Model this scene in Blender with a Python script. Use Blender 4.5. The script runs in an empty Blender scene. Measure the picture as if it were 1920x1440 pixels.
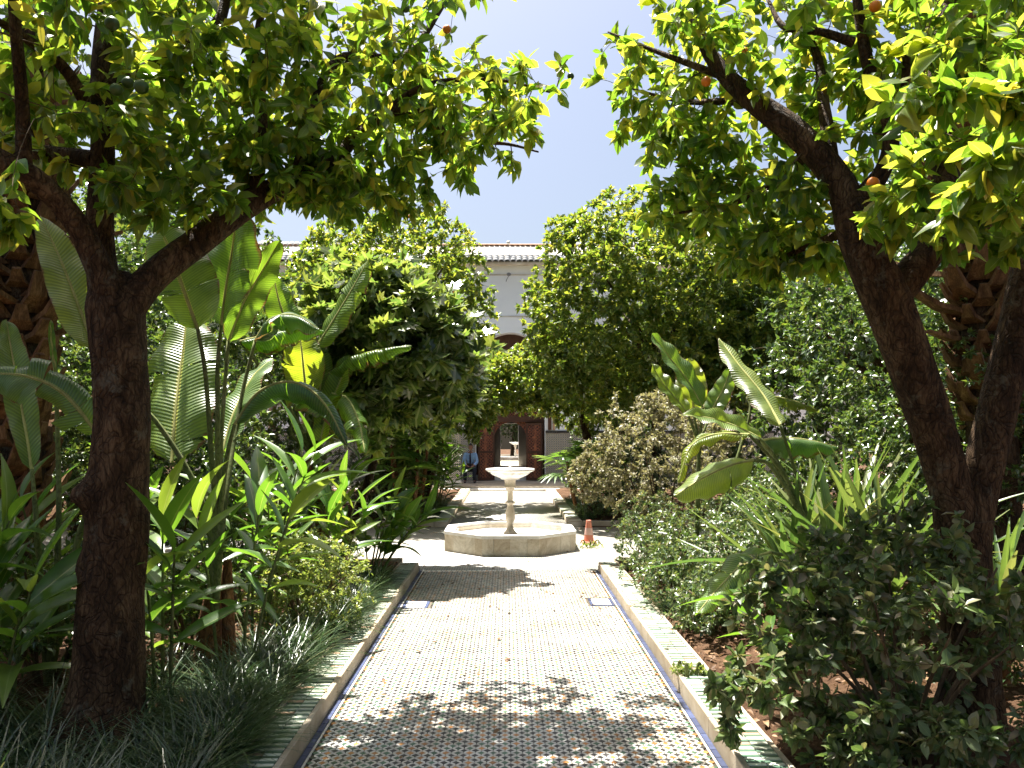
import bpy, math, random
import numpy as np
from mathutils import Vector, Matrix

# ------------------------------------------------------------------ camera, sky, sun, exposure
sc = bpy.context.scene
COL = sc.collection
R = math.radians
FPX, CAM_H = 1500.0, 1.70                       # focal length in pixels of a 1920 px wide picture, eye height
TILT, YAW = math.atan(93 / FPX), -math.atan(9 / FPX)
cd = bpy.data.cameras.new('camera'); cam = bpy.data.objects.new('camera', cd); COL.objects.link(cam)
cd.sensor_width = 36.0; cd.lens = FPX / 1920 * 36.0; cd.clip_start = 0.05; cd.clip_end = 400
cam.location = (0, 0, CAM_H); cam.rotation_euler = (math.pi / 2 + TILT, 0, YAW)
sc.camera = cam

SUN_EL, SUN_AZ = R(71), math.atan2(-0.55, 0.83)   # the sun stands high beyond the far wing, a little to the left
w = bpy.data.worlds.new('World'); sc.world = w; w.use_nodes = True
nt = w.node_tree; bg = nt.nodes['Background']
sky = nt.nodes.new('ShaderNodeTexSky'); sky.sky_type = 'NISHITA'; sky.sun_disc = False
sky.sun_elevation = SUN_EL; sky.sun_rotation = SUN_AZ; sky.air_density = 1.0; sky.dust_density = 5.0; sky.ozone_density = 1.0
nt.links.new(sky.outputs[0], bg.inputs['Color']); bg.inputs['Strength'].default_value = 0.050
SUN = Vector((math.cos(SUN_EL) * math.sin(SUN_AZ), math.cos(SUN_EL) * math.cos(SUN_AZ), math.sin(SUN_EL)))
sd = bpy.data.lights.new('sun', 'SUN'); sd.energy = 5.0; sd.angle = R(0.53); sd.color = (1.0, 0.955, 0.88)
so = bpy.data.objects.new('sun', sd); COL.objects.link(so); so.rotation_euler = SUN.to_track_quat('Z', 'Y').to_euler(); so.location = SUN * 60
sc.view_settings.view_transform = 'Standard'; sc.view_settings.look = 'None'
sc.view_settings.exposure = 2.0; sc.view_settings.gamma = 1.0
cy = sc.cycles
cy.max_bounces = 6; cy.diffuse_bounces = 3; cy.glossy_bounces = 2; cy.transmission_bounces = 4; cy.transparent_max_bounces = 4
cy.sample_clamp_indirect = 8.0; cy.use_adaptive_sampling = True; cy.adaptive_threshold = 0.02

# ------------------------------------------------------------------ helpers
rng = np.random.default_rng(11); random.seed(5)
CR = np.array(cam.rotation_euler.to_matrix())
def ray(px, py): return CR @ np.array([(px - 960) / FPX, (720 - py) / FPX, -1.0])
def P(px, py, d):                                 # the point seen at a pixel of the photograph, d metres down the garden
    r = ray(px, py); return np.array([0, 0, CAM_H]) + r * (d / r[1])
def G(px, py, z=0.0):                             # the same for a point at height z
    r = ray(px, py); return np.array([0, 0, CAM_H]) + r * ((z - CAM_H) / r[2])
def project(p):
    q = (np.asarray(p) - np.array([0, 0, CAM_H])) @ CR
    zz = np.minimum(q[..., 2], -1e-3)
    return 960 + FPX * q[..., 0] / -zz, 720 - FPX * q[..., 1] / -zz, -q[..., 2]
def A(*x): return np.array(x, float)
def nz(v): return v / np.maximum(np.linalg.norm(v, axis=-1, keepdims=True), 1e-9)

ORG = {}
def thing(name, loc, label=None, cat=None, group=None, kind=None):
    o = bpy.data.objects.new(name, None); COL.objects.link(o); o.location = tuple(loc); ORG[o.name] = np.array(loc, float)
    o.empty_display_size = 0.1
    tag(o, label, cat, group, kind); return o
def tag(o, label=None, cat=None, group=None, kind=None):
    if label: o['label'] = label
    if cat: o['category'] = cat
    if group: o['group'] = group
    if kind: o['kind'] = kind
    return o
def org(o): return ORG.get(o.name, np.zeros(3)) if o else np.zeros(3)
def new_mesh(name, V, F, mats, uv=None, tint=None, smooth=True, matidx=None):
    V = np.asarray(V, np.float32); Fs = F if isinstance(F, list) else [F]
    Fs = [np.asarray(f, np.int32) for f in Fs if len(f)]
    me = bpy.data.meshes.new(name)
    me.vertices.add(len(V)); me.vertices.foreach_set('co', V.ravel())
    idx = np.concatenate([f.ravel() for f in Fs]); starts = []; s = 0
    for f in Fs:
        starts.append(s + np.arange(len(f)) * f.shape[1]); s += f.size
    starts = np.concatenate(starts)
    me.loops.add(len(idx)); me.loops.foreach_set('vertex_index', idx)
    me.polygons.add(len(starts)); me.polygons.foreach_set('loop_start', starts.astype(np.int32))
    me.polygons.foreach_set('use_smooth', np.full(len(starts), smooth))
    for m in (mats if isinstance(mats, (list, tuple)) else [mats]): me.materials.append(m)
    if matidx is not None: me.polygons.foreach_set('material_index', np.asarray(matidx, np.int32))
    if uv is not None:
        l = me.uv_layers.new(name='UVMap'); l.data.foreach_set('uv', np.asarray(uv, np.float32)[idx].ravel())
    if tint is not None:
        a = me.attributes.new('tint', 'FLOAT', 'POINT'); a.data.foreach_set('value', np.asarray(tint, np.float32))
    me.update(calc_edges=True)
    return me
def mk(name, V, F, mats, parent=None, kind=None, **kw):   # V in world coordinates
    me = new_mesh(name, np.asarray(V) - org(parent), F, mats, **kw)
    o = bpy.data.objects.new(name, me); COL.objects.link(o)
    if parent is not None: o.parent = parent; ORG[o.name] = org(parent)
    if kind: o['kind'] = kind
    return o
def inst(name, me, M, parent):                             # an object that shares mesh data, M in world space
    o = bpy.data.objects.new(name, me); COL.objects.link(o)
    g = org(parent); o.parent = parent
    o.matrix_basis = Matrix.Translation((-g[0], -g[1], -g[2])) @ M
    return o
def join(parts):
    Vs, Fs, n = [], {}, 0
    for V, F in parts:
        for f in (F if isinstance(F, list) else [F]):
            f = np.asarray(f)
            if len(f): Fs.setdefault(f.shape[1], []).append(f + n)
        Vs.append(V); n += len(V)
    return np.concatenate(Vs), [np.concatenate(v) for v in Fs.values()]
def box(x0, x1, y0, y1, z0, z1, c=0.0):                    # a box with chamfered top edges, no bottom face unless c == 0
    if c <= 0:
        V = [(x, y, z) for z in (z0, z1) for x, y in ((x0, y0), (x1, y0), (x1, y1), (x0, y1))]
        return A(*V), np.array([(0, 3, 2, 1), (4, 5, 6, 7), (0, 1, 5, 4), (1, 2, 6, 5), (2, 3, 7, 6), (3, 0, 4, 7)])
    V = [(x, y, z) for z in (z0, z1 - c) for x, y in ((x0, y0), (x1, y0), (x1, y1), (x0, y1))]
    V += [(x, y, z1) for x, y in ((x0 + c, y0 + c), (x1 - c, y0 + c), (x1 - c, y1 - c), (x0 + c, y1 - c))]
    F = [(a + k, (a + 1) % 4 + k, (a + 1) % 4 + k + 4, a + k + 4) for k in (0, 4) for a in range(4)] + [(8, 9, 10, 11)]
    return A(*V), np.array(F)
def prism(poly, z0, z1, taper=1.0):                        # polygon extruded upward
    p = np.array(poly, float); n = len(p); c = p.mean(0); q = c + (p - c) * taper
    V = np.concatenate([np.c_[p, np.full(n, z0)], np.c_[q, np.full(n, z1)]])
    return V, [np.array([(i, (i + 1) % n, (i + 1) % n + n, i + n) for i in range(n)]), np.array([list(range(n, 2 * n))]), np.array([list(range(n))[::-1]])]
def lathe(prof, cx, cy, n=32):
    pr = np.array(prof, float); a = np.arange(n) * 2 * math.pi / n
    V = np.stack([cx + pr[:, :1] * np.cos(a), cy + pr[:, :1] * np.sin(a), np.repeat(pr[:, 1:2], n, 1)], -1).reshape(-1, 3)
    F = [(j * n + i, j * n + (i + 1) % n, (j + 1) * n + (i + 1) % n, (j + 1) * n + i) for j in range(len(pr) - 1) for i in range(n)]
    return V, np.array(F)
def spline(ctrl, n):                                       # Catmull-Rom through control rows
    c = np.array(ctrl, float)
    if len(c) == 2: return c[0] + (c[1] - c[0]) * np.linspace(0, 1, n)[:, None]
    c = np.vstack([2 * c[0] - c[1], c, 2 * c[-1] - c[-2]]); m = len(c) - 3
    t = np.linspace(0, m - 1e-6, n); i = t.astype(int); f = (t - i)[:, None]
    p0, p1, p2, p3 = c[i], c[i + 1], c[i + 2], c[i + 3]
    return 0.5 * (2 * p1 + (p2 - p0) * f + (2 * p0 - 5 * p1 + 4 * p2 - p3) * f ** 2 + (3 * p1 - p0 - 3 * p2 + p3) * f ** 3)
def noise3(p, s=1.0, seed=0):                              # cheap smooth noise, about -1..1
    g = np.random.default_rng(seed); o = 0
    for k in range(5):
        d = g.normal(size=(3,)) * s * (0.7 + 0.45 * k); o = o + np.sin(p @ d + g.uniform(0, 6.28)) / (1 + 0.35 * k)
    return o / 2.4
def tube(ctrl, rad, n=20, sides=10, rough=0.0, seed=0, cap=True, flat=None):
    pts = spline(ctrl, n); rr = np.interp(np.linspace(0, 1, n), np.linspace(0, 1, len(rad)), rad)
    T = nz(np.gradient(pts, axis=0)); ref = A(0.31, 0.95, 0.02) if abs(T[0] @ A(0, 0, 1)) > 0.6 else A(0.05, 0.1, 1)
    U = nz(np.cross(T, ref)); W = np.cross(T, U); a = np.arange(sides) * 2 * math.pi / sides
    dirs = U[:, None] * np.cos(a)[None, :, None] + W[:, None] * np.sin(a)[None, :, None]
    V = pts[:, None] + dirs * rr[:, None, None]
    if rough:
        k = 1 + rough * (noise3(V.reshape(-1, 3) * A(1, 1, .45), 9, seed) + .6 * noise3(V.reshape(-1, 3) * A(1, 1, .35), 24, seed + 1)).reshape(n, sides, 1)
        V = pts[:, None] + dirs * rr[:, None, None] * k
    V = V.reshape(-1, 3)
    i, j = np.meshgrid(np.arange(n - 1), np.arange(sides), indexing='ij'); i = i.ravel(); j = j.ravel(); jn = (j + 1) % sides
    F = np.stack([i * sides + j, i * sides + jn, (i + 1) * sides + jn, (i + 1) * sides + j], 1)
    if cap: return V, [F, np.array([list(range((n - 1) * sides, n * sides))])]
    return V, F
def tubes(pts, rad, sides=5):                              # many thin tubes at once: pts (N,m,3), rad (N,m)
    N, m = pts.shape[:2]; T = nz(pts[:, -1] - pts[:, 0]); ref = np.where(np.abs(T[:, 2:3]) > .8, A(1, 0.1, 0), A(0.1, 0, 1))
    U = nz(np.cross(T, ref)); W = np.cross(T, U); a = np.arange(sides) * 2 * math.pi / sides
    ring = U[:, None] * np.cos(a)[None, :, None] + W[:, None] * np.sin(a)[None, :, None]
    V = (pts[:, :, None] + rad[:, :, None, None] * ring[:, None]).reshape(-1, 3)
    b = np.arange(N)[:, None, None] * m * sides + np.arange(m - 1)[None, :, None] * sides; j = np.arange(sides)[None, None]; jn = (j + 1) % sides
    F = np.stack([b + j, b + jn, b + sides + jn, b + sides + j], -1).reshape(-1, 4)
    return V, F
def basis(pos, d, nrm, s):                                 # Matrix with leaf axes: x across, y along, z normal
    d = nz(d); x = nz(np.cross(d, nrm)); n = np.cross(x, d); M = Matrix.Identity(4)
    for r in range(3):
        M[r][0] = x[r] * s; M[r][1] = d[r] * s; M[r][2] = n[r] * s; M[r][3] = pos[r]
    return M

# ------------------------------------------------------------------ materials
MATS = {}
def mat(name):
    m = bpy.data.materials.new(name); m.use_nodes = True; MATS[name] = m
    return m, m.node_tree, m.node_tree.nodes['Principled BSDF']
def N(nt, t, **kw):
    n = nt.nodes.new(t)
    for k, v in kw.items():
        if isinstance(k, str) and hasattr(n, k) and k not in ('inputs',): setattr(n, k, v)
    return n
def L(nt, a, b): nt.links.new(a, b)
def ramp(nt, fac, stops, interp='LINEAR'):
    r = nt.nodes.new('ShaderNodeValToRGB'); e = r.color_ramp.elements; r.color_ramp.interpolation = interp
    while len(e) < len(stops): e.new(0.5)
    for k, (p, c) in enumerate(stops): e[k].position = p; e[k].color = (*c, 1)
    if fac is not None: nt.links.new(fac, r.inputs[0])
    return r.outputs[0]
def math_(nt, op, a, b=None, c=None):
    n = nt.nodes.new('ShaderNodeMath'); n.operation = op
    for i, v in enumerate((a, b, c)):
        if v is None: continue
        if isinstance(v, (int, float)): n.inputs[i].default_value = v
        else: nt.links.new(v, n.inputs[i])
    return n.outputs[0]
def mix(nt, fac, a, b, mode='MIX'):
    n = nt.nodes.new('ShaderNodeMix'); n.data_type = 'RGBA'; n.blend_type = mode
    for s, v in ((n.inputs[0], fac), (n.inputs[6], a), (n.inputs[7], b)):
        if isinstance(v, (int, float)): s.default_value = v
        elif isinstance(v, tuple): s.default_value = (*v, 1)
        else: nt.links.new(v, s)
    return n.outputs[2]
def noise(nt, scale, detail=4, rough=.55, vec=None, dist=0.0):
    n = nt.nodes.new('ShaderNodeTexNoise'); n.inputs['Scale'].default_value = scale; n.inputs['Detail'].default_value = detail
    n.inputs['Roughness'].default_value = rough; n.inputs['Distortion'].default_value = dist
    if vec is not None: nt.links.new(vec, n.inputs['Vector'])
    return n.outputs['Fac']
def coords(nt, scale=(1, 1, 1), rot=(0, 0, 0), out='Object'):
    t = nt.nodes.new('ShaderNodeTexCoord'); m = nt.nodes.new('ShaderNodeMapping')
    m.inputs['Scale'].default_value = scale; m.inputs['Rotation'].default_value = rot; nt.links.new(t.outputs[out], m.inputs[0]); return m.outputs[0]
def world_pos(nt): return nt.nodes.new('ShaderNodeNewGeometry').outputs['Position']
def bump(nt, h, bsdf, strength=.4, dist=.01):
    b = nt.nodes.new('ShaderNodeBump'); b.inputs['Strength'].default_value = strength; b.inputs['Distance'].default_value = dist
    nt.links.new(h, b.inputs['Height']); nt.links.new(b.outputs[0], bsdf.inputs['Normal']); return b
def leaf_mat(name, front, back, rough=.38, tmix=.42, spec=.5, vein=0.0, ribs=0, ribcol=None):
    m, nt, p = mat(name)
    at = N(nt, 'ShaderNodeAttribute'); at.attribute_name = 'tint'
    oi = N(nt, 'ShaderNodeObjectInfo')
    f = math_(nt, 'FRACT', math_(nt, 'ADD', at.outputs['Fac'], oi.outputs['Random']))
    cf = ramp(nt, f, front); cb = ramp(nt, f, back)
    pos = world_pos(nt); nn = noise(nt, 14, 2, .5, pos)
    cf = mix(nt, 1.0, cf, ramp(nt, nn, [(.25, (.72, .76, .8)), (.75, (1.22, 1.18, 1.1))]), 'MULTIPLY')
    uvn = N(nt, 'ShaderNodeUVMap'); sep = N(nt, 'ShaderNodeSeparateXYZ'); L(nt, uvn.outputs[0], sep.inputs[0])
    u, v = sep.outputs[0], sep.outputs[1]
    au = math_(nt, 'ABSOLUTE', math_(nt, 'SUBTRACT', u, .5))
    if vein:
        mr = math_(nt, 'LESS_THAN', au, .035)
        cf = mix(nt, math_(nt, 'MULTIPLY', mr, vein), cf, ribcol or (.22, .30, .08)); cb = mix(nt, math_(nt, 'MULTIPLY', mr, vein), cb, (.5, .55, .12))
    if ribs:                                               # browned, weathered edges and blotches
        ed = math_(nt, 'ADD', math_(nt, 'MULTIPLY', au, 2.0), math_(nt, 'MULTIPLY', math_(nt, 'SUBTRACT', noise(nt, 9, 4, .6, pos), .5), .5))
        ef = ramp(nt, ed, [(.93, (0, 0, 0)), (1.0, (1, 1, 1))]); cf = mix(nt, ef, cf, (.16, .09, .04)); cb = mix(nt, ef, cb, (.22, .12, .04))
        bl = ramp(nt, noise(nt, 4, 3, .6, pos), [(.35, (.78, .82, .8)), (.65, (1.2, 1.12, .95))]); cf = mix(nt, 1.0, cf, bl, 'MULTIPLY'); cb = mix(nt, 1.0, cb, bl, 'MULTIPLY')
    if ribs:                                               # fine parallel veins running out from the midrib
        ph = math_(nt, 'MULTIPLY', math_(nt, 'SUBTRACT', v, math_(nt, 'MULTIPLY', au, .10)), ribs)
        sn = math_(nt, 'SINE', ph); s01 = math_(nt, 'MULTIPLY_ADD', sn, .5, .5)
        cf = mix(nt, 1.0, cf, ramp(nt, s01, [(0, (.80, .84, .8)), (1, (1.15, 1.12, 1.1))]), 'MULTIPLY')
        cb = mix(nt, 1.0, cb, ramp(nt, s01, [(0, (.70, .76, .7)), (1, (1.18, 1.14, 1.1))]), 'MULTIPLY')
        hb = math_(nt, 'ADD', s01, math_(nt, 'MULTIPLY', nn, .6)); bump(nt, hb, p, .55, .006)
    L(nt, cf, p.inputs['Base Color']); p.inputs['Roughness'].default_value = rough; p.inputs['Specular IOR Level'].default_value = spec
    tr = N(nt, 'ShaderNodeBsdfTranslucent'); L(nt, cb, tr.inputs[0])
    ms = N(nt, 'ShaderNodeMixShader'); ms.inputs[0].default_value = tmix
    L(nt, p.outputs[0], ms.inputs[1]); L(nt, tr.outputs[0], ms.inputs[2]); L(nt, ms.outputs[0], nt.nodes['Material Output'].inputs[0])
    return m
M = {}
M['citrus'] = leaf_mat('citrus_leaf', [(0, (.026, .064, .014)), (.55, (.042, .092, .018)), (.85, (.075, .125, .022)), (1, (.14, .155, .03))],
                       [(0, (.17, .36, .022)), (.45, (.31, .48, .03)), (.75, (.48, .58, .04)), (.9, (.66, .64, .055)), (1, (.74, .58, .055))], .34, .52, .5, .6)
M['citrus_far'] = leaf_mat('citrus_leaf_distant', [(0, (.045, .090, .018)), (.5, (.078, .130, .026)), (.8, (.13, .17, .036)), (1, (.19, .20, .045))],
                           [(0, (.20, .34, .03)), (.5, (.34, .46, .035)), (.8, (.54, .58, .05)), (1, (.64, .58, .06))], .32, .38, .75)
M['privet'] = leaf_mat('dark_leaf', [(0, (.026, .058, .018)), (.6, (.046, .088, .024)), (1, (.09, .135, .03))],
                       [(0, (.13, .26, .03)), (.6, (.22, .36, .04)), (1, (.40, .47, .06))], .28, .22, .9)
M['fig'] = leaf_mat('fig_leaf', [(0, (.045, .075, .030)), (.6, (.075, .11, .040)), (1, (.13, .17, .055))],
                    [(0, (.18, .32, .05)), (.6, (.28, .42, .05)), (1, (.48, .52, .06))], .27, .32, .8, .7, ribcol=(.25, .28, .13))
M['strelitzia'] = leaf_mat('strelitzia_leaf', [(0, (.07, .125, .05)), (.6, (.10, .165, .06)), (1, (.15, .20, .07))],
                           [(0, (.20, .42, .03)), (.6, (.30, .50, .03)), (1, (.48, .58, .04))], .30, .36, .6, .9, 300, (.34, .36, .10))
M['banana'] = leaf_mat('banana_leaf', [(0, (.07, .14, .03)), (.6, (.10, .17, .035)), (1, (.16, .20, .04))],
                       [(0, (.30, .52, .03)), (.6, (.42, .60, .03)), (1, (.62, .62, .05))], .36, .45, .5, .9, 220, (.4, .42, .14))
M['ginger'] = leaf_mat('ginger_leaf', [(0, (.035, .085, .016)), (.6, (.055, .115, .020)), (1, (.10, .16, .026))],
                       [(0, (.16, .36, .025)), (.6, (.24, .46, .03)), (1, (.42, .54, .05))], .33, .34, .5, .6)
M['strap'] = leaf_mat('strap_leaf', [(0, (.05, .09, .028)), (.6, (.085, .13, .036)), (1, (.17, .19, .07))],
                      [(0, (.14, .28, .04)), (.6, (.22, .34, .05)), (1, (.36, .38, .08))], .36, .26, .5, .3)
M['sage'] = leaf_mat('grey_green_leaf', [(0, (.06, .10, .035)), (.5, (.095, .135, .05)), (.8, (.15, .155, .08)), (1, (.22, .18, .12))],
                     [(0, (.14, .26, .05)), (.6, (.20, .30, .06)), (1, (.35, .30, .10))], .42, .28, .4, .4)
M['brownbush'] = leaf_mat('pale_brown_leaf', [(0, (.16, .155, .10)), (.5, (.24, .22, .15)), (.8, (.32, .28, .20)), (1, (.17, .2, .09))],
                          [(0, (.30, .32, .10)), (.6, (.40, .36, .14)), (1, (.45, .4, .12))], .45, .30, .4)
M['shrub'] = leaf_mat('shrub_leaf', [(0, (.045, .085, .034)), (.5, (.075, .12, .05)), (.8, (.13, .165, .075)), (1, (.22, .22, .12))],
                      [(0, (.16, .30, .05)), (.6, (.26, .38, .06)), (1, (.46, .48, .10))], .32, .22, .8)
M['jasmine'] = leaf_mat('jasmine_leaf', [(0, (.09, .14, .05)), (.6, (.14, .19, .06)), (1, (.24, .24, .10))],
                        [(0, (.34, .48, .06)), (.6, (.45, .54, .08)), (1, (.6, .58, .12))], .4, .35, .4)
M['mondo'] = leaf_mat('mondo_blade', [(0, (.022, .045, .020)), (.6, (.036, .066, .028)), (.9, (.07, .10, .04)), (1, (.16, .15, .07))],
                      [(0, (.08, .18, .05)), (.6, (.12, .24, .06)), (1, (.3, .32, .1))], .3, .2, .6)
M['litter'] = leaf_mat('dry_leaf', [(0, (.10, .055, .03)), (.6, (.18, .10, .05)), (1, (.28, .17, .09))],
                       [(0, (.2, .11, .05)), (1, (.4, .25, .12))], .6, .15, .3)
def bark(name, c0, c1, c2, scale=7, bs=1.0, bd=.03):
    m, nt, p = mat(name); wp = world_pos(nt); mp = N(nt, 'ShaderNodeMapping'); mp.inputs['Scale'].default_value = (1, 1, .28); L(nt, wp, mp.inputs[0])
    a = noise(nt, scale, 6, .65, mp.outputs[0], .8); b = noise(nt, scale * 7, 4, .7, mp.outputs[0])
    big = noise(nt, 2.2, 2, .5, wp)
    c = ramp(nt, math_(nt, 'MULTIPLY_ADD', b, .35, math_(nt, 'MULTIPLY', a, .7)), [(.38, c0), (.52, c1), (.66, c2)])
    c = mix(nt, 1.0, c, ramp(nt, big, [(.3, (.72, .7, .68)), (.7, (1.2, 1.18, 1.12))]), 'MULTIPLY')
    if scale < 15:
        vo = N(nt, 'ShaderNodeTexVoronoi'); vo.feature = 'DISTANCE_TO_EDGE'; vo.inputs['Scale'].default_value = 26; mp2 = N(nt, 'ShaderNodeMapping'); mp2.inputs['Scale'].default_value = (1, 1, .22)
        wv = N(nt, 'ShaderNodeVectorMath'); wv.operation = 'MULTIPLY_ADD'; nn_ = N(nt, 'ShaderNodeTexNoise'); nn_.inputs['Scale'].default_value = 6; L(nt, wp, nn_.inputs['Vector']); L(nt, nn_.outputs['Color'], wv.inputs[0]); wv.inputs[1].default_value = (.25, .25, .25); L(nt, wp, wv.inputs[2])
        L(nt, wv.outputs[0], mp2.inputs[0]); L(nt, mp2.outputs[0], vo.inputs['Vector'])
        cr = ramp(nt, vo.outputs['Distance'], [(.0, (.45, .42, .4)), (.10, (1, 1, 1))]); c = mix(nt, .8, c, cr, 'MULTIPLY'); a = math_(nt, 'ADD', a, math_(nt, 'MULTIPLY', math_(nt, 'MINIMUM', vo.outputs['Distance'], .12), 3.0))
        li = ramp(nt, noise(nt, 5.5, 5, .7, wp), [(.58, (0, 0, 0)), (.66, (1, 1, 1))]); c = mix(nt, math_(nt, 'MULTIPLY', li, .55), c, (.16, .145, .10))
    L(nt, c, p.inputs['Base Color']); p.inputs['Roughness'].default_value = .85; p.inputs['Specular IOR Level'].default_value = .2
    bump(nt, math_(nt, 'MULTIPLY_ADD', b, .5, a), p, bs, bd); return m
M['bark'] = bark('citrus_bark', (.016, .009, .004), (.062, .034, .015), (.155, .098, .052), 14)
M['twig'] = bark('twig_bark', (.05, .035, .02), (.10, .07, .04), (.16, .12, .07), 20, .4, .005)
M['greenstem'] = bark('green_stem', (.07, .10, .03), (.12, .15, .05), (.18, .19, .08), 12, .3, .004)
M['midrib'] = bark('pale_midrib', (.22, .24, .08), (.34, .35, .13), (.44, .43, .18), 20, .2, .002)
M['redstem'] = bark('fibrous_stem', (.10, .040, .018), (.22, .10, .045), (.36, .20, .10), 9, .9, .02)
M['boot'] = bark('palm_boot', (.05, .026, .013), (.125, .066, .030), (.24, .14, .07), 16, .8, .012)
M['palm'] = bark('palm_trunk', (.03, .018, .01), (.07, .042, .024), (.12, .078, .045), 14, 1.0, .03)
def plain(name, c, rough=.5, spec=.4, var=.12, scale=6, bs=0.0, bd=.004, metal=0.0, dirt=None):
    dirt = name.startswith(('glazed', 'kerb', 'white_marble', 'grout', 'cream')) if dirt is None else dirt
    m, nt, p = mat(name); wp = world_pos(nt); a = noise(nt, scale, 5, .6, wp); b = noise(nt, scale * 9, 3, .6, wp)
    oi = N(nt, 'ShaderNodeObjectInfo'); ge = N(nt, 'ShaderNodeNewGeometry'); ri = math_(nt, 'FRACT', math_(nt, 'ADD', oi.outputs['Random'], ge.outputs['Random Per Island']))
    k = math_(nt, 'ADD', math_(nt, 'MULTIPLY', a, .5), math_(nt, 'MULTIPLY', ri, .5))
    lo = tuple(x * (1 - var * 1.6) for x in c); hi = tuple(min(1, x * (1 + var * 1.4)) for x in c)
    cc = ramp(nt, k, [(.2, lo), (.8, hi)])
    dr = ramp(nt, noise(nt, 1.7, 6, .7, wp), [(.38, (.70, .64, .55)), (.56, (1, 1, 1))]); cc = mix(nt, .75 if dirt else 0.0, cc, dr, 'MULTIPLY')
    L(nt, cc, p.inputs['Base Color'])
    p.inputs['Roughness'].default_value = rough; p.inputs['Specular IOR Level'].default_value = spec; p.inputs['Metallic'].default_value = metal
    if bs: bump(nt, math_(nt, 'ADD', a, b), p, bs, bd)
    return m
M['soil'] = None
def soil():
    m, nt, p = mat('garden_soil'); wp = world_pos(nt); a = noise(nt, 5, 6, .65, wp); b = noise(nt, 60, 5, .7, wp)
    c = ramp(nt, math_(nt, 'MULTIPLY_ADD', b, .5, math_(nt, 'MULTIPLY', a, .5)), [(.3, (.045, .024, .014)), (.5, (.10, .056, .032)), (.7, (.19, .115, .07))])
    L(nt, c, p.inputs['Base Color']); p.inputs['Roughness'].default_value = .95; p.inputs['Specular IOR Level'].default_value = .1
    bump(nt, math_(nt, 'ADD', a, b), p, 1.0, .03); return m
M['soil'] = soil()
M['z_white'] = plain('glazed_white', (.51, .495, .455), .45, .3, .16, 25, .15, .001)
M['z_black'] = plain('glazed_black', (.032, .030, .030), .42, .3, .4, 25, .15, .001)
M['z_green'] = plain('glazed_green', (.06, .12, .075), .42, .3, .3, 25, .15, .001)
M['z_orange'] = plain('glazed_ochre', (.38, .18, .055), .42, .3, .25, 25, .15, .001)
M['z_blue'] = plain('glazed_blue', (.05, .065, .13), .42, .3, .3, 25, .15, .001)
M['z_pale'] = plain('glazed_pale_green', (.50, .53, .44), .42, .3, .22, 20, .15, .001)
M['z_dgreen'] = plain('glazed_dark_green', (.07, .125, .085), .42, .3, .3, 20, .15, .001)
M['grout'] = plain('grout', (.15, .13, .10), .9, .1, .25, 30, .3, .002)
M['kerb'] = plain('kerb_stone', (.42, .36, .27), .7, .25, .18, 9, .35, .003)
M['plaster'] = plain('white_plaster', (.86, .87, .88), .85, .2, .05, .8, .12, .004)
M['cream'] = plain('cream_plaster', (.72, .66, .58), .85, .2, .08, 1.2, .12, .004)
M['slab'] = plain('white_marble_slab', (.74, .73, .70), .35, .5, .06, 5)
M['rooftile'] = plain('pale_glazed_rooftile', (.66, .64, .60), .5, .4, .15, 6)
M['terracotta'] = plain('weathered_terracotta', (.42, .28, .19), .8, .2, .25, 5)
M['dark'] = plain('dark_iron_and_shade', (.03, .03, .032), .5, .4, .2, 10)
M['shirt'] = plain('light_blue_cotton', (.22, .36, .58), .8, .2, .12, 12, .3, .006)
M['trouser'] = plain('navy_cloth', (.018, .02, .03), .85, .2, .2, 12)
M['skin'] = plain('brown_skin', (.20, .10, .06), .5, .35, .12, 10)
M['hair'] = plain('black_hair', (.012, .010, .009), .6, .3, .2, 30)
M['cone_o'] = plain('faded_orange_plastic', (.60, .22, .14), .45, .4, .15, 8)
M['cone_w'] = plain('faded_white_band', (.60, .40, .34), .5, .4, .12, 8)
M['orange'] = plain('orange_peel', (.72, .20, .012), .42, .4, .12, 40, .3, .001)
M['lime'] = plain('green_peel', (.035, .075, .012), .38, .5, .2, 40, .3, .001)
M['flower'] = plain('white_petal', (.75, .74, .72), .6, .3, .05, 8)
M['lampmetal'] = plain('grey_lamp_metal', (.20, .20, .20), .5, .5, .1, 8)
def marble():
    m, nt, p = mat('travertine'); wp = world_pos(nt); a = noise(nt, 3.5, 6, .6, wp, .6); b = noise(nt, 45, 4, .7, wp)
    oi = N(nt, 'ShaderNodeObjectInfo')
    c = ramp(nt, math_(nt, 'ADD', math_(nt, 'MULTIPLY', a, .75), math_(nt, 'MULTIPLY', oi.outputs['Random'], .25)), [(.28, (.40, .33, .23)), (.5, (.56, .49, .38)), (.72, (.66, .62, .53))])
    c = mix(nt, 1.0, c, ramp(nt, b, [(.3, (.72, .70, .66)), (.45, (1, 1, 1))]), 'MULTIPLY')
    c = mix(nt, .8, c, ramp(nt, noise(nt, 2.6, 6, .7, wp, 1.2), [(.36, (.55, .50, .42)), (.55, (1, 1, 1))]), 'MULTIPLY')
    L(nt, c, p.inputs['Base Color']); p.inputs['Roughness'].default_value = .45
    bump(nt, math_(nt, 'ADD', a, b), p, .3, .004); return m
M['marble'] = marble()
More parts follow.
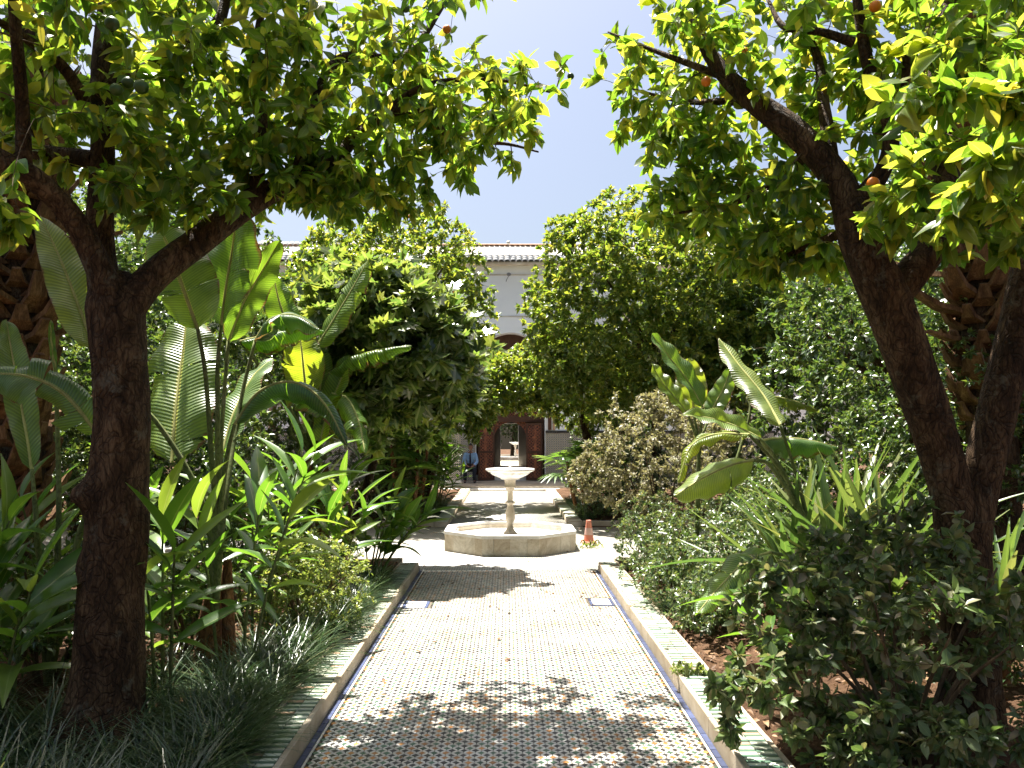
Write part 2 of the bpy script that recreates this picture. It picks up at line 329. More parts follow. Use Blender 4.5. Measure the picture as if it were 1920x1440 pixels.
def carved():
    m, nt, p = mat('carved_cedar'); wp = world_pos(nt); mp = N(nt, 'ShaderNodeMapping'); mp.inputs['Rotation'].default_value = (0, R(45), 0); L(nt, wp, mp.inputs[0])
    v = N(nt, 'ShaderNodeTexVoronoi'); v.feature = 'DISTANCE_TO_EDGE'; v.inputs['Scale'].default_value = 13; v.inputs['Randomness'].default_value = .25; L(nt, mp.outputs[0], v.inputs['Vector'])
    g = noise(nt, 5, 4, .6, wp)
    c = ramp(nt, v.outputs['Distance'], [(.03, (.30, .10, .042)), (.12, (.17, .054, .025)), (.25, (.055, .018, .009))])
    c = mix(nt, 1.0, c, ramp(nt, g, [(.3, (.7, .7, .7)), (.7, (1.25, 1.2, 1.15))]), 'MULTIPLY')
    L(nt, c, p.inputs['Base Color']); p.inputs['Roughness'].default_value = .6
    b = bump(nt, v.outputs['Distance'], p, 1.0, .05); b.invert = True; return m
M['carved'] = carved()
M['wood'] = plain('dark_cedar', (.075, .032, .018), .6, .35, .3, 7, .4, .005)
def zwall():
    m, nt, p = mat('zellige_wall'); wp = world_pos(nt)
    mp = N(nt, 'ShaderNodeMapping'); mp.inputs['Rotation'].default_value = (0, R(45), 0); mp.inputs['Scale'].default_value = (1, 1, 1); L(nt, wp, mp.inputs[0])
    s = N(nt, 'ShaderNodeSeparateXYZ'); L(nt, mp.outputs[0], s.inputs[0])
    k = 2 * math.pi / .085
    a = math_(nt, 'MULTIPLY', math_(nt, 'SINE', math_(nt, 'MULTIPLY', s.outputs[0], k)), math_(nt, 'SINE', math_(nt, 'MULTIPLY', s.outputs[2], k)))
    c = ramp(nt, math_(nt, 'MULTIPLY_ADD', a, .5, .5), [(.30, (.05, .06, .07)), (.42, (.45, .42, .38)), (.62, (.62, .58, .52)), (.72, (.20, .16, .10))])
    L(nt, c, p.inputs['Base Color']); p.inputs['Roughness'].default_value = .35; bump(nt, a, p, .3, .003); return m
M['zwall'] = zwall()
def zfar():                                                # zellige too far away to tell the pieces apart: same lattice as the near field
    m, nt, p = mat('zellige_paving_distant'); wp = world_pos(nt); s = N(nt, 'ShaderNodeSeparateXYZ'); L(nt, wp, s.inputs[0])
    k = 2 * math.pi / .063; x = math_(nt, 'MULTIPLY', s.outputs[0], k); y = math_(nt, 'MULTIPLY', s.outputs[1], k)
    a = math_(nt, 'ADD', math_(nt, 'COSINE', x), math_(nt, 'COSINE', y))
    d = math_(nt, 'ABSOLUTE', a)
    g = noise(nt, 30, 2, .5, wp)
    dark = ramp(nt, g, [(.40, (.03, .035, .04)), (.5, (.06, .12, .09)), (.6, (.34, .16, .05))])
    c = mix(nt, math_(nt, 'GREATER_THAN', d, 1.0), (.50, .485, .43), dark)
    L(nt, c, p.inputs['Base Color']); p.inputs['Roughness'].default_value = .35; return m
M['zfar'] = zfar()
# ------------------------------------------------------------------ the ground, beds, paths
XC = 0.02
V, F = box(-60, 60, -30, 90, -.3, -.06); mk('ground', V, F, M['soil'], kind='structure')
def bed(name, x0, x1, y0, y1, z, seed):
    nx, ny = int((x1 - x0) / .06), int((y1 - y0) / .06); xs = np.linspace(x0, x1, nx); ys = np.linspace(y0, y1, ny)
    X, Y = np.meshgrid(xs, ys, indexing='ij'); p = np.stack([X, Y, X * 0], -1).reshape(-1, 3)
    e = np.minimum.reduce([X - x0, x1 - X, Y - y0, y1 - Y]).ravel(); k = np.clip(e / .25, 0, 1)
    p[:, 2] = z - .10 * (1 - np.clip(e / .02, 0, 1)) + k * (.035 * noise3(p, 3, seed) + .02 * noise3(p, 11, seed + 1) + .012 * noise3(p, 31, seed + 2))
    i, j = np.meshgrid(np.arange(nx - 1), np.arange(ny - 1), indexing='ij'); i = i.ravel(); j = j.ravel()
    F = np.stack([i * ny + j, (i + 1) * ny + j, (i + 1) * ny + j + 1, i * ny + j + 1], 1)
    return mk(name, p, F, M['soil'], kind='structure')
bed('soil_bed', -9, XC - 1.352, 1.0, 10.3, .085, 1); bed('soil_bed', XC + 1.352, 9, 1.0, 10.3, .085, 4)
bed('soil_bed', -9, XC - 1.352, 14.7, 23.6, .085, 7); bed('soil_bed', XC + 1.352, 9, 14.7, 23.6, .085, 9)

# zellige field of the near path: ochre, green and black squares set among white lozenges
Y0, Y1, PT = 3.5, 10.05, .063
V, F = box(XC - 1.112, XC + 1.112, 2.0, Y1 + .02, -.2, -.004); path = mk('zellige_path', V, F, M['grout'], kind='structure')
SQ = [(.0200, 0), (0, .0200), (-.0200, 0), (0, -.0200)]
def hexa(s):
    a = A(.7071, .7071 * s); b = A(-.7071 * s, .7071)
    return [tuple(a * u + b * v) for u, v in ((.0215, 0), (.0118, .0076), (-.0118, .0076), (-.0215, 0), (-.0118, -.0076), (.0118, -.0076))]
tri = {'sq': prism(SQ, -.006, .002, .93), 'h+': prism(hexa(1), -.006, .002, .95), 'h-': prism(hexa(-1), -.006, .002, .95)}
for k in tri: tri[k] = (tri[k][0], tri[k][1][:2])          # drop the hidden bottom face
zm = [M['z_white'], M['z_black'], M['z_green'], M['z_orange']]
inst_list = []
covers = [(.81, 1.05, 8.03, 8.37), (-1.05, -.80, 7.93, 8.25), (.60, 1.06, 3.5, 4.13)]
def covered(x, y, m=.03): return any(a - m < x - XC < b + m and c - m < y < d + m for a, b, c, d in covers)
for j in range(int(Y0 / PT * 2), int(Y1 / PT * 2)):
    y = j * PT / 2; off = .5 * (j % 2)
    for i in range(-18, 19):
        x = (i + off) * PT
        if abs(x) > 1.045: continue
        r = random.random()
        if j % 2 == 0: ci = 1 if r < .9 else 2
        else:
            ci = (2, 3)[((i // 1) + j // 2) % 2] if r < .75 else random.choice((1, 2, 3))
            if (j // 2) % 5 == 3 and r < .6: ci = 3
        x += XC
        if not covered(x, y): inst_list.append(('sq', ci, x, y))
        for s in (1, -1):
            bx, by = x + PT / 4, y + s * PT / 4
            if abs(bx - XC) < 1.05 and not covered(bx, by): inst_list.append(('h-' if s > 0 else 'h+', 0, bx, by))
vis = [t for t in inst_list if project(A(t[2], t[3], 0))[1] < 1436 and t[3] > 4.0 and abs(t[2]) < 1.1]
vis = sorted(vis, key=lambda t: t[3])[:300]; vs = set(vis); meshes = {}
for k, ci, x, y in vis:
    if (k, ci) not in meshes: meshes[(k, ci)] = new_mesh('tile', *tri[k], zm[ci], smooth=False)
    inst('tile', meshes[(k, ci)], Matrix.Translation((x + random.gauss(0, .0006), y + random.gauss(0, .0006), random.uniform(-.001, .001))) @ Matrix.Rotation(random.gauss(0, .035), 4, 'Z') @ Matrix.Rotation(random.gauss(0, .012), 4, 'X'), path)
VV, FF, MI = [], {4: [], 6: []}, {4: [], 6: []}; n = 0
for k in tri:
    sub = [t for t in inst_list if t[0] == k and t not in vs]
    Vk, Fk = tri[k]; arr = np.array([(t[2], t[3], 0) for t in sub]); arr[:, 2] = rng.uniform(-.001, .001, len(sub)); arr[:, :2] += rng.normal(size=(len(sub), 2)) * .0006; rz_ = rng.normal(size=len(sub)) * .035; ci = np.array([t[1] for t in sub])
    VV.append((np.stack([Vk[None, :, 0] * np.cos(rz_)[:, None] - Vk[None, :, 1] * np.sin(rz_)[:, None], Vk[None, :, 0] * np.sin(rz_)[:, None] + Vk[None, :, 1] * np.cos(rz_)[:, None], np.repeat(Vk[None, :, 2], len(sub), 0)], -1) + arr[:, None]).reshape(-1, 3)); m = len(Vk)
    for f in Fk:
        q = f.shape[1]; FF[q].append((f[None] + (n + np.arange(len(sub)) * m)[:, None, None]).reshape(-1, q)); MI[q].append(np.repeat(ci, len(f)))
    n += m * len(sub)
mk('tile_field', np.concatenate(VV), [np.concatenate(FF[4]), np.concatenate(FF[6])], zm, path, kind='stuff', smooth=False, matidx=np.concatenate(MI[4] + MI[6]))
# border: cream line, blue bars, kerb stones, striped bejmat ledge, edging
for s in (-1, 1):
    def xr(a, b): return (XC + a, XC + b) if s > 0 else (XC - b, XC - a)
    y = 3.4
    while y < Y1:
        l = random.uniform(.17, .21)
        if not any(c - .01 < y + l and y < d + .01 and (a > 0) == (s > 0) and max(abs(a), abs(b)) > 1.05 and c > 3.6 for a, b, c, d in covers):
            mk('border_strip', *box(*xr(1.058, 1.071), y, y + l - .003, -.01, .003 + random.uniform(0, .0008), .0015), M['z_white'], path, smooth=False)
        y += l
    y = 3.4
    while y < Y1:
        l = random.uniform(.10, .13); mk('blue_tile', *box(*xr(1.075, 1.109), y, y + l - .004, -.01, .0025 + random.uniform(0, .001), .0015), M['z_blue'], path, smooth=False); y += l
    kb = mk('kerb', *box(*xr(1.114, 1.36), 1.2, Y1 + .05, -.15, .055), M['grout'], kind='structure')
    y = 1.25; k = 0
    while y < Y1:
        l = random.uniform(.75, 1.05); l = min(l, Y1 + .05 - y)
        if l > .1:
            dz = random.uniform(-.002, .002); mk('kerb_stone', *box(*xr(1.113, 1.146), y, y + l - .006, -.02, .106 + dz, .004), M['kerb'], kb, smooth=False)
        y += l
    y = 1.25
    while y < Y1 + .05:
        l = min(random.uniform(.28, .42), Y1 + .05 - y)
        if l > .06: mk('edging_stone', *box(*xr(1.331, 1.358), y, y + l - .006, 0, .108 + random.uniform(-.003, .003), .003), M['kerb'], kb, smooth=False)
        y += l
    pieces = []; y = 3.3; r = 0
    while y < Y1:
        h = .037 if r % 2 == 0 else .029
        for a, b in ((1.149, 1.236), (1.240, 1.328)):
            a_, b_ = xr(a + random.uniform(-.001, .001), b); rr = random.random()
            mm = ('z_pale' if rr < .9 else 'terracotta') if r % 2 == 0 else ('z_dgreen' if rr < .93 else 'z_pale')
            pieces.append((a_, b_, y + random.uniform(-.001, .001), y + h - .004, .1025 + random.uniform(-.0015, .0015), mm))
        y += h; r += 1
    vis_p = [p for p in pieces if p[2] > 3.9]; head = vis_p[:300]; hs = set(map(id, head)); rest = [p for p in pieces if id(p) not in hs]
    for a_, b_, ya, yb, z, mm in head: mk('striped_tile', *box(a_, b_, ya, yb, .05, z, .002), M[mm], kb, smooth=False)
    ms = ['z_pale', 'z_dgreen', 'terracotta']; q = [box(a_, b_, ya, yb, .05, z, .002) for a_, b_, ya, yb, z, mm in rest]
    V, F = join(q); mk('striped_tiles_far', V, F, [M[x] for x in ms], kb, kind='stuff', smooth=False, matidx=np.repeat([ms.index(p[5]) for p in rest], 9))
# drain covers let into the paving
for (a, b, c, d), lab in zip(covers, ('white marble drain cover framed in blue, at the kerb below the green shrubs', 'white marble drain cover half in leaf shade at the kerb beyond the jasmine bush', 'white slab with a blue tile border at the kerb beside the big grey-green bush')):
    t = thing('drain_cover', (XC + (a + b) / 2, (c + d) / 2, 0), lab, 'drain cover')
    x0, x1 = XC + a, XC + b; bw = .03
    mk('slab', *box(x0 + bw, x1 - bw, c + bw, d - bw, -.02, .006, .003), M['slab'], t, smooth=False)
    for e in ((x0, x1, c, c + bw - .003), (x0, x1, d - bw + .003, d)):
        m = max(1, int((e[1] - e[0]) / .09)); st = (e[1] - e[0]) / m
        for q in range(m): mk('frame_tile', *box(e[0] + q * st, e[0] + (q + 1) * st - .003, e[2], e[3], -.02, .004, .0015), M['z_blue' if q % 5 < 4 else 'z_white'], t, smooth=False)
    for e in ((x0, x0 + bw - .003), (x1 - bw + .003, x1)):
        m = max(1, int((d - c - 2 * bw) / .09)); st = (d - c - 2 * bw) / m
        for q in range(m): mk('frame_tile', *box(e[0], e[1], c + bw + q * st, c + bw + (q + 1) * st - .003, -.02, .004, .0015), M['z_blue'], t, smooth=False)
# plaza round the fountain, cross walk, far path, gallery floor
mk('fountain_court', *box(-9, 9, 10.07, 14.72, -.2, -.002), M['zfar'], kind='structure')
mk('far_path', *box(XC - 1.112, XC + 1.112, 14.72, 23.9, -.2, -.002), M['zfar'], kind='structure')
for s in (-1, 1):
    a, b = (XC + 1.112, XC + 1.36) if s > 0 else (XC - 1.36, XC - 1.112)
    kb = mk('kerb', *box(a, b, 14.75, 23.6, -.15, .085), M['kerb'], kind='structure')
    y = 14.78
    while y < 23.4:
        l = random.uniform(.3, .45); mk('kerb_stone', *box(a + .002, b - .002, y, y + l - .008, 0, .10 + random.uniform(-.003, .003), .004), M['z_pale' if random.random() < .5 else 'kerb'], kb, smooth=False); y += l
    for yy in ((10.2, 10.4), (14.62, 14.76)):
        x0, x1 = (XC + 1.36, 9) if s > 0 else (-9, XC - 1.36)
        mk('kerb', *box(x0, x1, yy[0] + .1, yy[1] + .02, -.1, .11, .004), M['kerb'], kind='structure', smooth=False)
mk('gallery_step', *box(-11, 11, 23.95, 24.35, -.2, .055, .006), M['slab'], kind='structure', smooth=False)
mk('gallery_floor', *box(-11, 11, 24.35, 47, -.2, .11, .006), M['kerb'], kind='structure', smooth=False)
mk('far_court_paving', *box(-9, 9, 47, 62, -.2, .10), M['grout'], kind='structure')

# ------------------------------------------------------------------ fountains
def fountain(cx, cy, label, full=True):
    t = thing('fountain', (cx, cy, 0), label, 'fountain')
    ap, side = .965, .965 * 2 * math.tan(math.pi / 8)
    for k in range(8):
        a = k * math.pi / 4; c, s_ = math.cos(a), math.sin(a)
        def place(VF, nm, mm):
            V, F = VF; W = V.copy(); W[:, 0] = cx + V[:, 0] * c - V[:, 1] * s_; W[:, 1] = cy + V[:, 0] * s_ + V[:, 1] * c
            mk(nm, W, F, M[mm], t, smooth=False)
        cuts = sorted([-side / 2, side / 2] + list(np.array([-.3, .02, .31]) * side + np.random.default_rng(k).uniform(-.06, .06, 3)))
        for u, v in zip(cuts[:-1], cuts[1:]):
            o = np.random.default_rng(int(abs(u) * 1e4) + k).uniform(0, .003)
            place(prism([(ap - .05, u + .0015), (ap - .012 + o, u + .0015), (ap - .012 + o, v - .0015), (ap - .05, v - .0015)], -.02, .238), 'side_slab', 'marble')
        r1, r2 = ap / math.cos(math.pi / 8), (ap - .15) / math.cos(math.pi / 8); h1, h2 = side / 2 - .001, (ap - .15) * math.tan(math.pi / 8) - .001
        place(prism([(ap - .15, -h2), (ap, -h1), (ap, h1), (ap - .15, h2)], .240, .283, .994), 'rim_slab', 'slab')
        h3 = (ap - .17) * math.tan(math.pi / 8)
        place(prism([(ap - .17, -h3), (ap - .155, -h3), (ap - .155, h3), (ap - .17, h3)], .15, .243), 'inner_wall', 'marble')
    oc = [(cx + (ap - .06) / math.cos(math.pi / 8) * math.cos(a), cy + (ap - .06) / math.cos(math.pi / 8) * math.sin(a)) for a in (np.arange(8) + .5) * math.pi / 4]
    mk('basin_floor', *prism(oc, .0, .190), M['slab'], t, smooth=False)
    sq = lambda w_, z: None
    V1, F1 = lathe([(.0, .19), (.105, .19), (.105, .205), (.098, .215), (.075, .235), (.055, .27), (.044, .31), (.043, .345), (.052, .355), (.052, .362), (.066, .39), (.074, .43), (.072, .49), (.060, .56), (.048, .615), (.046, .64),
                    (.072, .648), (.074, .662), (.068, .675), (.044, .685), (.040, .70), (.040, .84), (.048, .85), (.066, .862), (.066, .882), (.092, .892), (.092, .905), (.078, .915), (.082, .96), (.090, 1.0), (.10, 1.015), (.0, 1.015)], cx, cy, 24)
    mk('pedestal', V1, F1, M['marble'], t)
    n = 64; prof = [(.0, 1.012), (.145, 1.012), (.145, 1.032), (.17, 1.036), (.25, 1.072), (.285, 1.10), (.292, 1.118), (.325, 1.122), (.358, 1.138), (.372, 1.150), (.372, 1.166), (.362, 1.172), (.34, 1.166), (.24, 1.13), (.0, 1.11)]
    V2, F2 = lathe(prof, cx, cy, n); V2 = V2.reshape(len(prof), n, 3); th = np.arange(n) * 2 * math.pi / n
    for r in (4, 5, 6): V2[r, :, :2] = A(cx, cy) + (V2[r, :, :2] - A(cx, cy)) * (1 + (.035, .05, .03)[r - 4] * np.sin(th * 12))[:, None]
    mk('bowl', V2.reshape(-1, 3), F2, M['slab'], t)
    mk('nozzle', *lathe([(.0, 1.10), (.018, 1.105), (.016, 1.17), (.024, 1.185), (.022, 1.2), (.0, 1.21)], cx, cy, 12), M['marble'], t)
    return t
fountain(.045, 12.17, 'octagonal beige stone fountain with a baluster pedestal and shallow white bowl in the court')
fountain(.50, 49.5, 'distant white fountain seen through the dark doorway')

# traffic cone beside the basin
cc = G(1104, 1018)
t = thing('traffic_cone', cc, 'faded orange traffic cone with a pale band beside the fountain basin', 'traffic cone')
V, F = box(cc[0] - .115, cc[0] + .115, cc[1] - .115, cc[1] + .115, 0, .03, .008); mk('base', V, F, M['cone_o'], t, smooth=False)
def cone(z0, z1, o=0): return lathe([(.085 - .135 * z + o, z) for z in np.linspace(z0, z1, 6)], cc[0], cc[1], 24)
mk('body', *cone(.03, .34), M['cone_o'], t); mk('white_band', *cone(.13, .235, .002), M['cone_w'], t)
mk('tip', *lathe([(.0391, .34), (.037, .352), (.03, .352), (.028, .30)], cc[0], cc[1], 24), M['cone_o'], t)

# ------------------------------------------------------------------ the far wing of the palace
BY = 26.9
b = thing('palace_wing', (0, BY, 0), 'white two-storey palace wing with tiled eaves and an arched carved wooden portal behind the trees', 'building')
PXC = (957 - 951) * BY / 1500; HW = 1.16
def wallbox(nm, x0, x1, z0, z1, y0=BY, y1=BY + .6, m='plaster'): return mk(nm, *box(x0, x1, y0, y1, z0, z1), M[m], b, smooth=False)
wallbox('wall', -11, PXC - HW, .1, 4.0); wallbox('wall', PXC + HW, 11, .1, 4.0); wallbox('wall', -11, 11, 5.3, 7.42)
# wall round the arch of the portal
ac = 3.95; ar = HW; az = np.linspace(0, math.pi, 25); pts = [(PXC + ar * math.cos(a), ac + ar * math.sin(a)) for a in az]
Vs = []; Fq = []
for (xa, za) in pts: Vs += [(xa, BY, za), (xa, BY, 5.3), (xa, BY + .6, za)]
for k in range(24):
    i = 3 * k; Fq += [(i, i + 1, i + 4, i + 3), (i, i + 3, i + 5, i + 2)]
mk('arch_wall', A(*Vs), np.array(Fq), M['plaster'], b, smooth=False)
for s in (-1, 1):
    x0, x1 = (PXC + HW, 11) if s > 0 else (-11, PXC - HW); wallbox('wall', x0, x1, 4.0, 5.3)
# string courses
wallbox('string_course', -11, 11, 7.06, 7.11, BY - .02, BY + .01, 'cream'); wallbox('string_course', -11, 11, 5.64, 5.68, BY - .02, BY + .01, 'cream')
# eaves: three rows of barrel tiles, then parapet and its coping tiles
wallbox('eave_board', -11, 11, 7.40, 7.47, BY - .36, BY + .3, 'cream')
def barrel(w_=.098, l=.26, th=.012, n=7):
    a = np.linspace(0, math.pi, n); o = np.c_[np.cos(a) * w_, np.sin(a) * w_ * .62]; i_ = np.c_[np.cos(a) * (w_ - th), np.sin(a) * (w_ - th) * .62]
    V = []; 
    for yv, k in ((0, 1), (l, .86)):
        V += [(x * k, yv, z * k) for x, z in o] + [(x * k, yv, z * k) for x, z in i_]
    F = [(j, j + 1, 2 * n + j + 1, 2 * n + j) for j in range(n - 1)] + [(j + 1, j, n + j, n + j + 1) for j in range(n - 1)]
    return A(*V), np.array(F)
bV, bF = barrel(); tile_me = new_mesh('roof_tile', bV, bF, M['rooftile']); top_me = new_mesh('roof_tile', *barrel(.085, .22), M['terracotta'])
rest = []
roof = mk('eave_roof', A((-11, BY - .40, 7.45), (11, BY - .40, 7.45), (11, BY + .0, 7.75), (-11, BY + .0, 7.75)), np.array([(0, 1, 2, 3)]), M['dark'], b)  # dark sheet: the shade in the tile gaps is put into its colour
for row in range(3):
    y, z = BY - .44 + row * .125, 7.455 + row * .092
    for k in range(-55, 56):
        x = k * .198
        if -2.9 < x < 2.2: inst('roof_tile', tile_me, Matrix.Translation((x, y, z)) @ Matrix.Rotation(.62, 4, 'X'), roof)
        else: rest.append((x, y, z))
mk('roof_slope', A((-11, BY - .03, 7.755), (11, BY - .03, 7.755), (11, BY + .75, 8.26), (-11, BY + .75, 8.26), (-11, BY + 1.2, 7.7), (11, BY + 1.2, 7.7)), np.array([(0, 1, 2, 3), (3, 2, 5, 4)]), M['cream'], b, smooth=False)
for k in range(-60, 61):
    x = k * .18; y, z = BY + .68, 8.24
    if -2.9 < x < 2.2: inst('coping_tile', top_me, Matrix.Translation((x, y, z)) @ Matrix.Rotation(.25, 4, 'X'), b)
    else: rest.append((x, y, z))
cR, sR = math.cos(.62), math.sin(.62); rV = np.c_[bV[:, 0], bV[:, 1] * cR - bV[:, 2] * sR, bV[:, 1] * sR + bV[:, 2] * cR]
V, F = join([(rV + A(*r), bF) for r in rest]); mk('outer_roof_tiles', V, F, M['rooftile'], b, kind='stuff')
mk('roof_ridge', *box(-11, 11, BY + .86, BY + 1.2, 8.2, 8.37, .03), M['terracotta'], b, smooth=False)
# portal: carved tympanum, lintel, jambs, two open leaves
PY = BY + .5
zT = 2.20
Vp = [(PXC, PY, 3.9)] + [(PXC + ar * math.cos(a), PY, ac + ar * math.sin(a)) for a in az]
mk('tympanum', A(*Vp), np.array([(0, i + 1, i + 2) for i in range(24)]), M['wood'], b, smooth=False)
wallbox('beam', PXC - HW, PXC + HW, 3.72, 3.98, BY + .30, PY + .02, 'wood')
wallbox('carved_panel', PXC - HW, PXC + HW, 2.30, 3.72, PY, PY + .12, 'carved')
wallbox('cornice', PXC - HW, PXC + HW, 2.62, 2.72, PY - .08, PY - .002, 'wood')
wallbox('lintel', PXC - HW, PXC + HW, 2.10, 2.30, PY - .06, PY + .12, 'wood')
OW = .56
for s in (-1, 1):
    x0, x1 = (PXC + OW, PXC + HW) if s > 0 else (PXC - HW, PXC - OW)
    wallbox('jamb', x0, x1, .11, 2.10, PY, PY + .14, 'wood')
# pointed arch board over the opening
q = []
for s in (-1, 1):
    arc = [(PXC + s * OW * math.cos(t_), 1.55 + .55 * math.sin(t_) ** 1.3) for t_ in np.linspace(0, math.pi / 2, 10)]
    Va = A(*[(x, PY + .02, z) for x, z in arc] + [(x, PY + .02, 2.10) for x, z in arc]); q.append((Va, np.array([(i, i + 1, i + 11, i + 10) for i in range(9)])))
V, F = join(q); mk('arch_board', V, F, M['carved'], b, smooth=False)
for s in (-1, 1):
    t_ = thing  # open leaf, swung outward and folded against the jamb
    w0, th = .56, .06; a = R(14)
    V, F = box(0, w0, -th, 0, .13, 2.06); ca, sa = math.cos(a), math.sin(a)
    W = V.copy(); W[:, 0] = PXC + s * (OW - .01 + V[:, 0] * ca + V[:, 1] * sa); W[:, 1] = BY + .36 - V[:, 0] * sa * 1.0 + V[:, 1]
    lf = mk('door_leaf', W, F, M['carved'], b, smooth=False)
    for z0 in (.13, 1.04, 1.98):
        V, F = box(.0, w0, -th - .014, -th + .004, z0, z0 + .08); W = V.copy(); W[:, 0] = PXC + s * (OW - .01 + V[:, 0] * ca + V[:, 1] * sa); W[:, 1] = BY + .36 - V[:, 0] * sa + V[:, 1]
        mk('rail', W, F, M['wood'], lf, smooth=False)
    for u in (0.0, w0 - .06):
        V, F = box(u, u + .06, -th - .016, -th + .004, .13, 2.06); W = V.copy(); W[:, 0] = PXC + s * (OW - .01 + V[:, 0] * ca + V[:, 1] * sa); W[:, 1] = BY + .36 - V[:, 0] * sa + V[:, 1]
        mk('stile', W, F, M['wood'], lf, smooth=False)
wallbox('threshold', PXC - HW, PXC + HW, .10, .30, BY + .42, BY + .7, 'slab')
# dark passage behind the doorway, open to a second court
for x0, x1 in ((-6, -.62 + PXC), (PXC + .9, 6)): wallbox('passage_wall', x0, x1, .1, 3.2, BY + .7, BY + .9)
wallbox('passage_wall', -4.2, -4, .1, 3.4, BY + .6, 40, 'plaster'); wallbox('passage_wall', 4, 4.2, .1, 3.4, BY + .6, 40, 'plaster')
wallbox('passage_ceiling', -4.2, 4.2, 3.4, 3.6, BY + .6, 40.3, 'wood')
wallbox('passage_wall', -4.2, -.33, .1, 3.4, 40, 40.3); wallbox('passage_wall', .56, 4.2, .1, 3.4, 40, 40.3); wallbox('passage_wall', -.33, .56, 2.2, 3.4, 40, 40.3)
# zellige dado panels, piers and framed plaster panels either side
for s in (-1, 1):
    x0, x1 = (PXC + HW + .02, 9) if s > 0 else (-9, PXC - HW - .02)
    wallbox('zellige_panel', x0, x1, .11, 1.72, BY - .03, BY - .002, 'zwall')
    wallbox('panel_frame', x0, x1, 1.72, 1.80, BY - .05, BY - .003, 'z_black')
    fx = PXC + s * (HW + .10)
    for u in np.arange(0, 7, 1.1):
        a0, a1 = sorted((fx + s * u, fx + s * (u + .12))); wallbox('wooden_strip', a0, a1, 1.82, 2.62, BY - .045, BY - .003, 'wood')
        a0, a1 = sorted((fx + s * (u + .16), fx + s * (u + .24))); wallbox('wooden_strip', a0, a1, 1.82, 2.62, BY - .035, BY - .003, 'terracotta')
    a0, a1 = sorted((fx, fx + s * 7)); wallbox('frieze', a0, a1, 2.64, 2.90, BY - .04, BY - .003, 'zwall')
pr = thing('tiled_pier', (P(850, 900, 24.9)[0], 24.9, .11), 'square pier clad in grey and white mosaic tile left of the portal', 'pillar')
px_ = P(850, 900, 24.9)[0]; mk('shaft', *box(px_ - .21, px_ + .21, 24.7, 25.12, .11, 2.6), M['zwall'], pr, smooth=False); mk('plinth', *box(px_ - .24, px_ + .24, 24.67, 25.15, .105, .26, .01), M['slab'], pr, smooth=False); mk('capital', *box(px_ - .26, px_ + .26, 24.65, 25.17, 2.6, 2.85), M['plaster'], pr, smooth=False)
# flood lamp on the wall, round lamp on the roof edge
lp = P(954, 515, BY - .3)
t = thing('wall_lamp', (lp[0], BY, lp[2]), 'small grey flood lamp on a thin arm high on the white wall', 'lamp')
mk('head', *lathe([(.0, lp[2] - .05), (.05, lp[2] - .045), (.075, lp[2] + .03), (.04, lp[2] + .06), (0, lp[2] + .065)], lp[0], BY - .32, 14), M['lampmetal'], t)
mk('arm', *tube([(lp[0] - .09, BY + .01, lp[2] - .17), (lp[0] - .06, BY - .16, lp[2] - .12), (lp[0], BY - .32, lp[2] - .03)], [.014, .012, .012], 8, 6), M['lampmetal'], t)
rp = P(953, 454, BY - .1)
t = thing('roof_lamp', (rp[0], BY + .1, rp[2]), 'round white lamp fixed on the roof edge against the sky', 'lamp')
mk('globe', *lathe([(0.001, rp[2] - .06)] + [(.065 * math.sin(a), rp[2] - .065 * math.cos(a)) for a in np.linspace(.3, 2.9, 8)] + [(.001, rp[2] + .065)], rp[0], BY - .05, 14), M['slab'], t)
mk('bracket', *tube([(rp[0], BY + .3, rp[2] - .1), (rp[0], BY + .1, rp[2] - .1), (rp[0], BY - .05, rp[2] - .05)], [.012, .012, .012], 6, 6), M['dark'], t)
# side wings that close the garden
for s, lab in ((-1, 'plain white side wing of the garden court behind the banana leaves'), (1, 'plain white side wing of the garden court behind the palm trunk')):
    t = thing('side_wing', (s * 13, 12, 0), lab, 'building')
    x0, x1 = sorted((s * 13, s * 13.6)); mk('wall', *box(x0, x1, -6, 27.5, -.1, 5.4), M['cream'], t, smooth=False)
    x0, x1 = sorted((s * 12.75, s * 13.8)); mk('roof', *box(x0, x1, -6.2, 27.6, 5.4, 5.6, .05), M['terracotta'], t, smooth=False)

# ------------------------------------------------------------------ the seated attendant beside the left door leaf
hx, hy = P(882, 850, 26.2)[0], 26.2; seat = .50
def skin_mesh(name, verts, edges, mats, parent, sub=2):
    import bmesh
    bm = bmesh.new(); ly = bm.verts.layers.skin.verify(); vs_ = []
    g = org(parent)
    for k, (x, y, z, ra, rb) in enumerate(verts):
        v = bm.verts.new((x - g[0], y - g[1], z - g[2])); v[ly].radius = (ra, rb); v[ly].use_root = (k == 0); vs_.append(v)
    for a_, b_ in edges: bm.edges.new((vs_[a_], vs_[b_]))
    me = bpy.data.meshes.new(name); bm.to_mesh(me); bm.free(); me.materials.append(mats)
    o = bpy.data.objects.new(name, me); COL.objects.link(o); o.parent = parent; ORG[o.name] = g
    s_ = o.modifiers.new('skin', 'SKIN'); s_.use_smooth_shade = True; q_ = o.modifiers.new('sub', 'SUBSURF'); q_.levels = sub; q_.render_levels = sub
    return o
st = thing('stool', (hx, hy + .1, .11), 'dark stool under the seated attendant by the carved door', 'stool')
mk('seat', *box(hx - .2, hx + .2, hy - .08, hy + .32, .46, .50, .01), M['dark'], st, smooth=False)
for sx in (-.17, .17):
    for sy in (-.05, .29): mk('leg', *tube([(hx + sx, hy + sy, .11), (hx + sx * .9, hy + sy, .47)], [.016, .016], 4, 8), M['dark'], st)
man = thing('person', (hx, hy, .11), 'person in a light blue shirt and dark tie sitting beside the carved door', 'person')
HZ = 1.18
